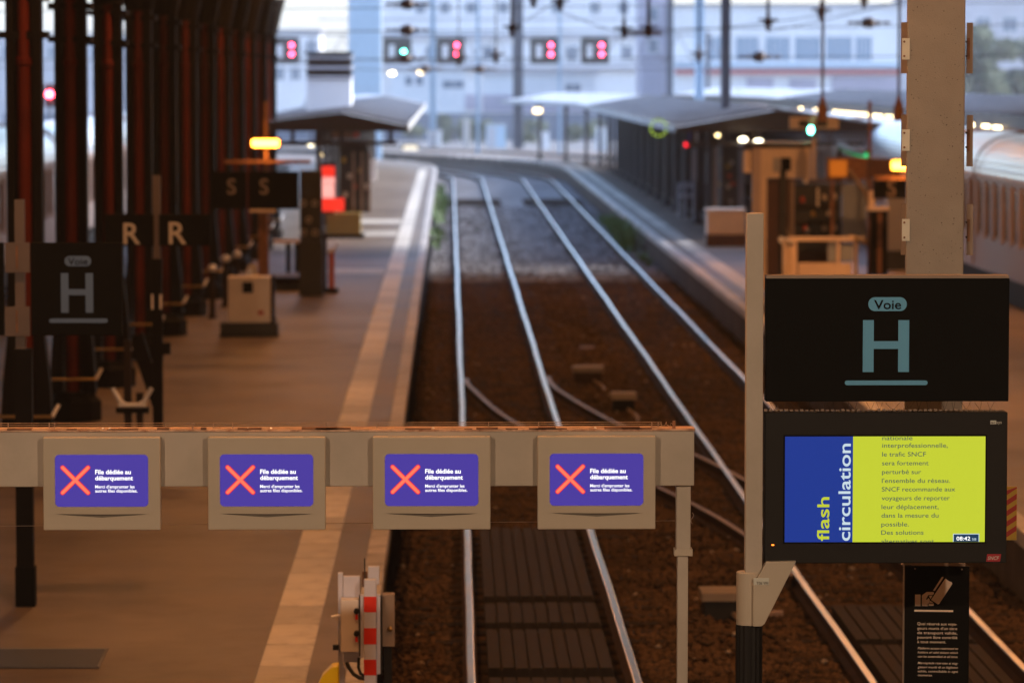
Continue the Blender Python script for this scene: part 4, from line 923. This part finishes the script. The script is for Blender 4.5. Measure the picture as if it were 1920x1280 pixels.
q = P(1449, 1021, D); MB().prism(rrect(q.x-.008, q.z-.004, q.x+.008, q.z+.004, .003), D-.003, D-.0005).build('status_light', M('led_orange'), t)
zt = P(0, 773, D).z; mb = MB()
for k in range(46):
    x = P(1437, 0, D).x + k/46*(P(1885,0,D).x - P(1437,0,D).x); mb.box(x, D+.02, zt, x+.018, D+.05, zt + random.uniform(.005,.011))
mb.build('spike_strip', M('plate_brown'), t)
for px in list(range(1452, 1880, 23)):
    x = P(px + random.uniform(-6,6), 0, D).x
    for s in (-1, 1): MB().tube([(x, D+.035, zt+.004), (x + s*random.uniform(.01,.05), D+.04+.03*s, zt+random.uniform(.045,.08))], .0011, 4).build('bird_spike', M('wire'), t)
hz = pbox('hazard_plate', M('hazard_yellow'), t, 1883, 912, 1906, 1012, D+.17, .01)
q0, q1 = P(1883.5, 912.5, D+.17), P(1905.5, 1011.5, D+.17); wd = q1.x-q0.x; hh = q0.z-q1.z
for k in range(5):
    za = q1.z + hh*(.02 + k*.2); MB().prism([(q0.x, za-.0), (q1.x, za+.05), (q1.x, min(q0.z, za+.083)), (q0.x, min(q0.z, za+.033))], D+.166, D+.169).build('stripe', M('hazard_red'), hz)
pbox('bracket', M('case_black'), t, 1875, 940, 1900, 985, D+.185, .03)

# ---- concrete pillar with side plates and the ticket notice
D = 24.3
a, b = P(1702, 0, D), P(1810, 0, D)
t = thing('pillar', 'speckled beige square pillar with screwed side plates behind the track sign', 'pillar', ((a.x+b.x)/2, D, PZ))
MB().box(a.x, D, PZ+.3, b.x, D+.36, 17.5).build('shaft', M('pillar_paint'), t, bevel=.008); MB().box(a.x-.03, D-.03, PZ, b.x+.03, D+.39, PZ+.3).build('base', M('case_black'), t)
mb = MB()
for _ in range(300):
    px, py = random.uniform(1706, 1807), random.uniform(-20, 518); q = P(px, py, D); s = random.choice((.5,.5,.6,.7,.8,1,1.4))*k_*.9
    mb.prism([(q.x + s*math.cos(i*1.05)*random.uniform(.6,1.2), q.z + s*math.sin(i*1.05)*random.uniform(.6,1.3)) for i in range(6)], D-.0012, D-.0004)
mb.build('paint_chips', M('speck'), t)
for (y0, y1, c0, c1) in ((42, 138, 72, 112), (215, 312, 243, 283), (382, 478, 411, 452), (-130, -30, -100, -60)):
    pl_ = pbox('side_plate', M('plate_brown'), t, 1687, y0, 1703, y1, D+.1, .02); w_ = pbox('white_tab', M('plate_white'), pl_, 1692, c0, 1706, c1, D-.004, .0036)
    for py in (c0+6.5, c1-6.5): q = P(1696, py, D); MB().tube([(q.x, D-.008, q.z), (q.x, D-.004, q.z)], .007, 10).build('screw', M('rust'), pl_)
    pl_ = pbox('side_plate', M('plate_brown'), t, 1809, y0+1, 1820, y1, D+.1, .02); pbox('white_tab', M('rust'), pl_, 1810.5, c0, 1815, c1, D+.08, .019)
    for py in (c0+6.5, c1-6.5): q = P(1812, py, D); MB().tube([(q.x, D+.07, q.z), (q.x, D+.08, q.z)], .007, 10).build('screw', M('speck'), pl_)
PIL = t
D = 24.24; k2 = D/FPX
t = thing('ticket_notice', 'narrow black notice with a hand holding a ticket, fixed to the pillar', 'notice', (P(1758,0,D).x, D, P(0,1330,D).z))
pbox('panel', M('sign_black'), t, 1697, 1061, 1815, 1330, D, .05, .003); pbox('top_rail', M('plate_brown'), t, 1709, 1055, 1809, 1060, D+.01, .04)
def zpoly(pts): return [(P(1690 + x*140/779, 0, D).x, P(0, 1050 + y*230/1280, D).z) for x, y in pts]
hd = MB().prism(zpoly([(190,378),(248,378),(248,498),(190,498)]), D-.003, D-.0005).build('pictogram_cuff', M('notice_print'), t)
MB().prism(zpoly([(262,385),(312,350),(385,350),(388,368),(372,381),(330,381),(305,425),(315,432),(330,412),(345,432),(338,462),(324,474),(322,498),(262,498)]), D-.003, D-.0005).build('pictogram_hand', M('notice_print'), t)
MB().prism(zpoly([(335,392),(372,386),(352,424)]), D-.003, D-.0005).build('pictogram_finger', M('notice_print'), t); MB().prism(zpoly([(346,440),(384,462),(340,462)]), D-.003, D-.0005).build('pictogram_finger', M('notice_print'), t); MB().prism(zpoly([(332,470),(386,470),(388,482),(382,493),(332,493)]), D-.003, D-.0005).build('pictogram_finger', M('notice_print'), t)
MB().prism(zpoly([(378,335),(468,192),(484,190),(486,200),(396,338)]), D-.003, D-.0005).build('pictogram_ticket_edge', M('notice_print'), t); MB().prism(zpoly([(505,207),(545,236),(572,243),(579,262),(445,470),(430,478),(358,432)]), D-.003, D-.0005).build('pictogram_ticket', M('notice_print'), t)
MB().prism(zpoly([(184,538),(590,538),(590,556),(184,556)]), D-.003, D-.0005).build('pictogram_line', M('notice_print'), t)
for body, zx, zy, wd, ch, sh in (('Quai réservé aux voya-', 168, 674, 415, 30, 0), ("geurs munis d'un titre", 168, 721, 417, 30, 0), ('de transport valide,', 168, 768, 418, 30, 0), ('pouvant être contrôlé', 168, 815, 418, 30, 0), ('à tout moment.', 168, 862, 300, 30, 0),
                         ('Platform access restricted to', 172, 926, 422, 24, .25), ('holders of valid tickets which', 172, 969, 420, 24, .25), ('can be controlled at all time.', 172, 1012, 420, 24, .25),
                         ('Marciapiede riservato ai viag-', 172, 1080, 422, 24, .25), ('giatori muniti di un biglietto', 172, 1123, 420, 24, .25), ('valido, controllabile in ogni', 172, 1166, 420, 24, .25), ('momento.', 172, 1207, 152, 24, .25)):
    q = P(1690 + zx*140/779, 1050 + zy*230/1280, D); text('lettering', body, M('notice_print'), t, q.x, q.z, D-.003, ch*.18*k2, width=wd*.18*k2, shear=sh, bold=.006)
for px in (1716, 1803): q = P(px, 1066, D); MB().tube([(q.x, D-.004, q.z), (q.x, D, q.z)], .006, 8).build('screw', M('plate_brown'), t)
t.rotation_euler.z = R(-6.3); PIL.rotation_euler.z = R(-6.3)

# ---- red and white striped barrier unit at the platform edge
D = 29.0; Z = lambda py: P(0, py, D).z; X = lambda px: P(px, 0, D).x
t = thing('striped_barrier', 'red and white striped barrier post with control boxes at the platform edge', 'barrier', (X(693), D, PZ))
pbox('core', M('stripe_white'), t, 682.5, 1087, 705.5, 1366, D, .1, .003)
for y0, y1 in ((1118, 1147), (1177, 1207), (1236, 1265), (1296, 1325)): pbox('red_band', M('stripe_red'), t, 682.2, y0, 705.8, y1, D-.004, .003)
pbox('side_rail', M('stripe_white'), t, 675.5, 1116, 681.8, 1233, D+.03, .1); pbox('side_rail', M('stripe_white'), t, 706.4, 1116, 713, 1263, D+.03, .1)
pbox('rubber_seal', M('cable'), t, 673, 1117, 675.4, 1230, D+.032, .1); pbox('rubber_seal', M('cable'), t, 713.2, 1117, 716, 1263, D+.032, .1)
cb = pbox('control_box', M('machine_white'), t, 638.5, 1124, 672.5, 1222, D+.02, .16, .006); pbox('backing_post', M('stripe_white'), t, 633.5, 1074, 643, 1250, D+.2, .08, .004); pbox('backing_plate', M('stripe_white'), t, 643.4, 1080, 675, 1241, D+.2, .06, .004)
for py in (1141, 1183):
    q = P(668.5, py+4, D); MB().tube([(q.x, D-.02, q.z), (q.x, D+.02, q.z)], .022, 10).build('lock', M('case_black'), cb); pbox('lock_tab', M('stripe_red'), cb, 666, py+10, 671, py+20, D-.01, .028)
pbox('rear_post', M('stripe_white'), t, 690, 1062, 711, 1096, D+.3, .08, .004); pbox('rear_stem', M('stripe_white'), t, 694, 1096, 707, 1366, D+.31, .05); pbox('rear_bracket', M('rust'), t, 679, 1072, 689, 1100, D+.28, .04); MB().tube([(X(680), D+.25, Z(1100)), (X(679.5), D+.25, Z(1055))], .005, 6).build('aerial', M('wire'), t)
pbox('side_box', M('plate_brown'), t, 716.5, 1114, 740, 1212, D+.12, .14, .006); pbox('box_stand', M('case_black'), t, 720, 1212, 735, 1366, D+.16, .06)
q = P(731, 1182, D); MB().lathe((q.x, D+.1, q.z), [(.01,-.02),(.022,0),(.01,.02)], 8).build('knob', M('brass'), t)
q = P(627, 1161, D); MB().tube([(q.x-.03, D+.15, q.z), (q.x+.04, D+.15, q.z+.01), (q.x+.05, D+.15, q.z+.02)], .012, 8).build('hinge_lever', M('chrome'), t); pbox('hinge', M('case_black'), t, 624, 1209, 635, 1218, D+.15, .05)
MB().tube([P(650, 1241, D+.1), P(655, 1252, D+.08), P(663, 1263, D+.06), P(674, 1270, D+.05), P(684, 1271, D+.05)], .016, 8).build('cable', M('cable'), t); MB().tube([P(673, 1232, D+.07), P(672, 1250, D+.06), P(676, 1262, D+.05), P(684, 1266, D+.05)], .012, 8).build('cable', M('cable'), t)
pbox('support', M('stripe_white'), t, 636, 1250, 646, 1366, D+.21, .06)
pbox('foot_plate', M('case_black'), t, 625, 1362, 745, 1367, D-.1, .5)
D = 28.4
t = thing('yellow_machine', 'yellow machine hood poking up beside the striped barrier', 'machine', (P(610,0,D).x, D, PZ))
MB().prism([(P(x,0,D).x, P(0,y,D).z) for x, y in ((590, 1290), (600, 1268), (618, 1251), (631, 1249), (631, 1300), (590, 1330))], D, D+.2).build('hood', M('yellow'), t, bevel=.01); pbox('stem', M('case_black'), t, 600, 1300, 628, 1390, D+.02, .16)

# ---- floor grating
a, b = G(-80, 1217), G(203, 1250)
t = thing('floor_grate', 'dark steel floor grate set in the brown platform', 'grate', ((a.x+b.x)/2, b.y, PZ))
pa, pb, pc, pd = G(-90,1252), G(186,1252), G(203,1216), G(-80,1216)
MB().add([pa+Vector((0,0,.002)), pb+Vector((0,0,.002)), pc+Vector((0,0,.002)), pd+Vector((0,0,.002)), pa+Vector((0,0,.012)), pb+Vector((0,0,.012)), pc+Vector((0,0,.012)), pd+Vector((0,0,.012))], [(0,1,2,3),(4,5,6,7),(0,1,5,4),(1,2,6,5),(2,3,7,6),(3,0,4,7)]).build('frame', M('grate'), t)
for k in range(9):
    y = pb.y + .05 + k*(pc.y-pb.y-.1)/9; x = pb.x + (pc.x-pb.x)*(y-pb.y)/(pc.y-pb.y); box('bar', M('grate'), t, pa.x, y, PZ+.013, x-.02, y+.05, PZ+.02)

# ---- things in the track bed
def trackbox(px, py, wpx, hpx, m, label, name='track_box'):
    q = G(px, py, -.2); s = q.y/FPX; wd = wpx*s; h = hpx*s
    t = thing(name, label, 'track box', (q.x, q.y, -.2))
    MB().box(q.x-wd/2, q.y, -.22, q.x+wd/2, q.y+.5, -.2+h*.72).build('body', M(m), t, bevel=.01); box('lid', M('stone_pale'), t, q.x-wd/2-.03, q.y-.03, -.2+h*.72, q.x+wd/2+.03, q.y+.53, -.2+h)
    MB().tube([(q.x+wd*.2, q.y-.02, -.12), (q.x+wd*.45, q.y-.8, -.15), (q.x+wd*.5, q.y-1.6, -.17)], .03, 6).build('cable_duct', M('plate_brown'), t)
    return t
trackbox(1103, 722, 52, 34, 'rail_rust', 'flat topped point machine between the two tracks'); trackbox(1170, 776, 40, 38, 'sign_black', 'small dark box beyond the curving rusty rail'); trackbox(1360, 1165, 78, 55, 'case_black', 'dark junction box with a pipe beside the display post')
for (px, py, wd, lb) in ((1440, 1157, 60, 'short pale scrap of rail lying beside the track'), (1100, 655, 26, 'rusty scrap lump lying between the tracks')):
    q = G(px, py, -.18); s = q.y/FPX; tag(MB().box(q.x-wd*s/2, q.y, -.2, q.x+wd*s/2, q.y+.12, -.12).build('metal_scrap', M('rail_dull'), None, bevel=.01), lb, 'scrap')

# ---- right platform: kiosk, cabinet, barrier, signal
D = 86
t = thing('platform_kiosk', 'beige kiosk with brown door and stocked dark shelves', 'kiosk', (P(1470,0,D).x, D, PZ))
zt = P(0, 277, D).z
pbox('corner_post', M('kiosk_pink'), t, 1411, 270, 1425, 545, D-.05, .2); pbox('header', M('kiosk_beige'), t, 1426, 277, 1519, 334, D, .3); pbox('side_panel', M('kiosk_beige'), t, 1395, 281, 1410, 324, D+.1, .2)
MB().prism([(P(1508,0,D).x, P(0,334,D).z), (P(1519,0,D).x, P(0,334,D).z), (P(1516,0,D).x, P(0,345,D).z), (P(1511,0,D).x, P(0,345,D).z)], D, D+.3).build('corbel', M('kiosk_beige'), t)
pbox('jamb', M('kiosk_beige'), t, 1426, 334.5, 1437, 545, D+.01, .28)
dr = pbox('door', M('brown_door'), t, 1438, 335, 1481, 545, D+.15, .1); pbox('handle', M('brass'), dr, 1476, 430, 1478, 450, D+.12, .03)
pbox('wall_plate', M('facade_grey'), t, 1450, 296, 1464, 322, D-.03, .025); pbox('screen', M('sign_black'), t, 1465, 296, 1483, 320, D-.05, .045); pbox('screen_stand', M('dark_panel'), t, 1463, 320, 1473, 545, D-.08, .06)
pbox('mullion', M('plate_brown'), t, 1482, 340, 1489, 470, D+.02, .2)
sh = pbox('shelf_unit', M('dark_panel'), t, 1490, 344, 1576, 470, D+.2, .3)
for yy in (386, 416, 440): pbox('shelf', M('iron_brown'), sh, 1490, yy, 1574, yy+4, D+.1, .09)
for (px, py, m) in ((1546,371,'goods_white'),(1565,369,'goods_white'),(1555,400,'goods_white'),(1546,428,'goods_white'),(1565,427,'goods_white'),(1515,432,'glass_pane'),(1505,375,'goods_red'),(1525,402,'goods_yellow'),(1510,428,'goods_red')): q = P(px, py, D); MB().lathe((q.x, D+.05, q.z-.06), [(.05,0),(.06,.06),(.04,.12),(.02,.14)], 10).build('goods', M(m), sh)
pbox('roof', M('dark_panel'), t, 1395, 268, 1522, 276.5, D-.05, 1.6); pbox('back_wall', M('brown_door'), t, 1440, 336, 1576, 545, D+1.2, .1)
pbox('pane', M('glass_pane'), t, 1579, 346, 1625, 446, D+.15, .03)
pbox('light_tube', M('goods_white'), t, 1531, 352, 1536, 388, D-.02, .03)
D = 84
t = thing('amber_display', 'amber departure display box on a slanting arm beside the kiosk', 'display', (P(1590,0,D).x, D, PZ))
pbox('case', M('rust'), t, 1550, 296, 1625, 336, D, .2); pbox('screen', M('display_amber'), t, 1556, 301, 1588, 331, D-.02, .018); pbox('case', M('brown_door'), t, 1626, 297, 1690, 333, D+.02, .18)
MB().tube([P(1592, 318, D-.1), P(1622, 362, D-.1), P(1634, 395, D-.1)], .05, 6).build('arm', M('plate_brown'), t); MB().box(P(1630,0,D).x, D+.05, PZ, P(1636,0,D).x, D+.12, P(0,190,D).z).build('post', M('rust'), t)
MB().box(P(1560,0,D).x, D+.05, PZ, P(1566,0,D).x, D+.12, P(0,336,D).z).build('leg', M('rust'), t)
pts = [P(1576, 275, 100), P(1590, 282, 99), P(1604, 287, 98), P(1627, 292, 97)]
t = thing('green_indicator', 'green lit indicator strip beside the silver train', 'indicator', tuple(P(1600, 300, 98)))
MB().tube(pts, .06, 8).build('light', M('led_green'), t); MB().tube([p_ + Vector((0,.1,.05)) for p_ in pts], .1, 8).build('housing', M('dark_panel'), t); MB().tube([P(1576, 275, 100), P(1573, 290, 100), Vector((P(1573,0,100).x, 100, PZ))], .05, 6).build('post', M('iron_brown'), t)
D = 88
t = thing('platform_signal', 'signal with one green light on a beige crossarm above the kiosk', 'signal', (P(1523,0,D).x, D, PZ))
pbox('crossarm', M('kiosk_beige'), t, 1481, 220, 1573, 242, D, .12); pbox('dark_window', M('dark_panel'), t, 1498, 226, 1517, 238, D-.02, .015); pbox('dark_window', M('dark_panel'), t, 1530, 226, 1551, 238, D-.02, .015)
pbox('post', M('kiosk_beige'), t, 1522, 214, 1529, 560, D+.13, .1); q = P(1520, 244, D); MB().prism(rrect(q.x-.05, q.z-.08, q.x+.05, q.z+.08, .045), D-.05, D-.03).build('lens', M('sig_green'), t); MB().box(q.x-.12, D-.03, q.z-.16, q.x+.12, D, q.z+.1).build('lamp_box', M('dark_panel'), t)
t, a, b = cabinet('platform_cabinet', 'low beige cabinet on a brown plinth at the canopy end', 'cabinet', 1326, 395, 1397, 440, 110.5, .7, 'kiosk_beige', 'brown_door', ov=3)
pbox('lid', M('machine_white'), t, 1324, 392, 1399, 396, 110.45, .8)
# stocked shelves and booth under the right canopy
D = 119
t = thing('news_stand', 'dark news stand with yellow goods under the canopy end', 'stall', (P(1365,0,D).x, D, PZ))
pbox('shelf_unit', M('dark_panel'), t, 1348, 272, 1382, 430, D, .5); pbox('post', M('plate_brown'), t, 1337, 276, 1345, 425, D-.2, .1)
for (px, py, m) in ((1354,300,'goods_yellow'),(1366,312,'goods_yellow'),(1372,305,'goods_white'),(1356,325,'goods_red'),(1368,330,'goods_red'),(1351,346,'goods_yellow'),(1365,350,'goods_white'),(1358,372,'glass_pane'),(1370,378,'glass_pane'),(1374,345,'goods_red')): pbox('goods', M(m), t, px-4, py-4, px+4, py+4, D-.1, .09)
pbox('pane', M('glass_pane'), t, 1384, 280, 1396, 395, D+1.2, .03); pbox('blue_sign', M('blue_plate'), t, 1291, 248, 1300, 266, D+1, .05); pbox('white_sign', M('facade_white'), t, 1300, 248, 1309, 266, D+1.01, .04); pbox('pane', M('glass_pane'), t, 1296, 278, 1307, 340, D+2, .03); pbox('pane', M('glass_pane'), t, 1323, 286, 1334, 345, D+2.2, .03)
D = 132
t = thing('bench', 'pale metal bench on the platform beside the dark shelter', 'bench', (P(1290,0,D).x, D, PZ))
pbox('backrest', M('facade_grey'), t, 1271, 342, 1306, 352, D+.3, .05); pbox('seat', M('facade_grey'), t, 1271, 364, 1306, 370, D, .4)
for px in (1273, 1286, 1300): x = P(px,0,D).x; MB().box(x, D+.1, PZ, x+.06, D+.36, P(0,345,D).z).build('leg', M('facade_grey'), t)
# metal-and-glass barrier box
D = 80
X = lambda px: P(px, 0, D).x; Z = lambda py: P(0, py, D).z
t = thing('platform_barrier', 'beige framed barrier box with chrome corner handles on the platform', 'barrier', (X(1543), D, PZ))
for (x0, x1) in ((1487, 1497), (1572, 1578), (1604, 1612)): MB().box(X(x0), D, PZ, X(x1), D+.08, Z(446)).build('post', M('kiosk_beige'), t)
MB().box(X(1482), D-.03, Z(453), X(1622), D+.11, Z(445)).build('top_rail', M('kiosk_beige'), t); MB().box(X(1500), D+.02, PZ+.02, X(1600), D+.06, Z(494)).build('lower_panel', M('kiosk_beige'), t)
MB().box(X(1555), D+.03, Z(492), X(1571), D+.05, Z(454)).build('pane', M('glass_pane'), t); MB().box(X(1580), D+.03, Z(492), X(1603), D+.05, Z(458)).build('pane', M('glass_pane'), t)
MB().tube([(X(1462), D-.6, Z(446)-.02), (X(1485), D-.05, Z(458))], .07, 8).build('handle', M('chrome'), t); MB().tube([(X(1622), D-.5, Z(452)), (X(1600), D+.3, Z(446))], .06, 8).build('handle', M('brass'), t)
MB().box(X(1464), D-.8, PZ, X(1470), D-.72, Z(450)).build('post', M('kiosk_beige'), t)
MB().add([(X(1466), D-.8, PZ+.1), (X(1488), D, PZ+.1), (X(1488), D, Z(462)), (X(1466), D-.8, Z(462)), (X(1466), D-.77, PZ+.1), (X(1488), D+.03, PZ+.1), (X(1488), D+.03, Z(462)), (X(1466), D-.77, Z(462))], [(0,1,2,3),(4,5,6,7),(0,1,5,4),(1,2,6,5),(2,3,7,6),(3,0,4,7)]).build('side_panel', M('kiosk_beige'), t)
D = 83
t = thing('ticket_validator', 'dark stand with flat pale top between the barrier and the pillar', 'stand', (P(1655,0,D).x, D, PZ))
pbox('top', M('kiosk_beige'), t, 1628, 388, 1668, 395, D-.1, .4); pbox('body', M('iron_black'), t, 1634, 396, 1664, 516, D, .25); pbox('strip', M('rust'), t, 1646, 398, 1653, 514, D-.02, .018); pbox('neck', M('kiosk_beige'), t, 1630, 358, 1640, 388, D, .15)
D = 90
t, a, b = cabinet('goods_trolley', 'trolley of pale boxes behind the pillar near the silver train', 'trolley', 1664, 370, 1700, 470, 97, .6, 'facade_grey', ov=2)
# pendant lamp fittings on rods from the hall roof, modelled unlit
for px, lb in ((1542, 'brown conical loudspeaker hanging on a rod above the green signal crossarm'), (1685, 'brown conical loudspeaker hanging on a rod close beside the pillar')):
    D = 84; q = P(px, 200, D); t = thing('hanging_fitting', lb, 'fitting', tuple(q), 'pendant fittings hanging from the hall roof')
    MB().tube([(q.x, D, q.z+.2), (q.x, D, 18)], .035, 6).build('rod', M('mast_dark'), t); MB().lathe(tuple(q), [(.11,-.32),(.12,-.05),(.1,0),(.05,.16),(.03,.24)], 14).build('cone', M('rust'), t)

# ---------------------------------------------------------------- air
HD = .00045
hz_m = bpy.data.materials.new('haze'); hz_m.use_nodes = True; n_ = hz_m.node_tree.nodes; n_.clear()
pv = n_.new('ShaderNodeVolumePrincipled'); pv.inputs['Color'].default_value = (.86,.9,1,1); pv.inputs['Density'].default_value = HD; pv.inputs['Anisotropy'].default_value = .2
ho = n_.new('ShaderNodeOutputMaterial'); hz_m.node_tree.links.new(pv.outputs[0], ho.inputs['Volume'])
tag(MB().box(-720, -170, -1.9, 720, 1320, 24).build('haze', hz_m), 'thin bluish morning haze filling the air over the tracks', 'haze', kind='stuff')
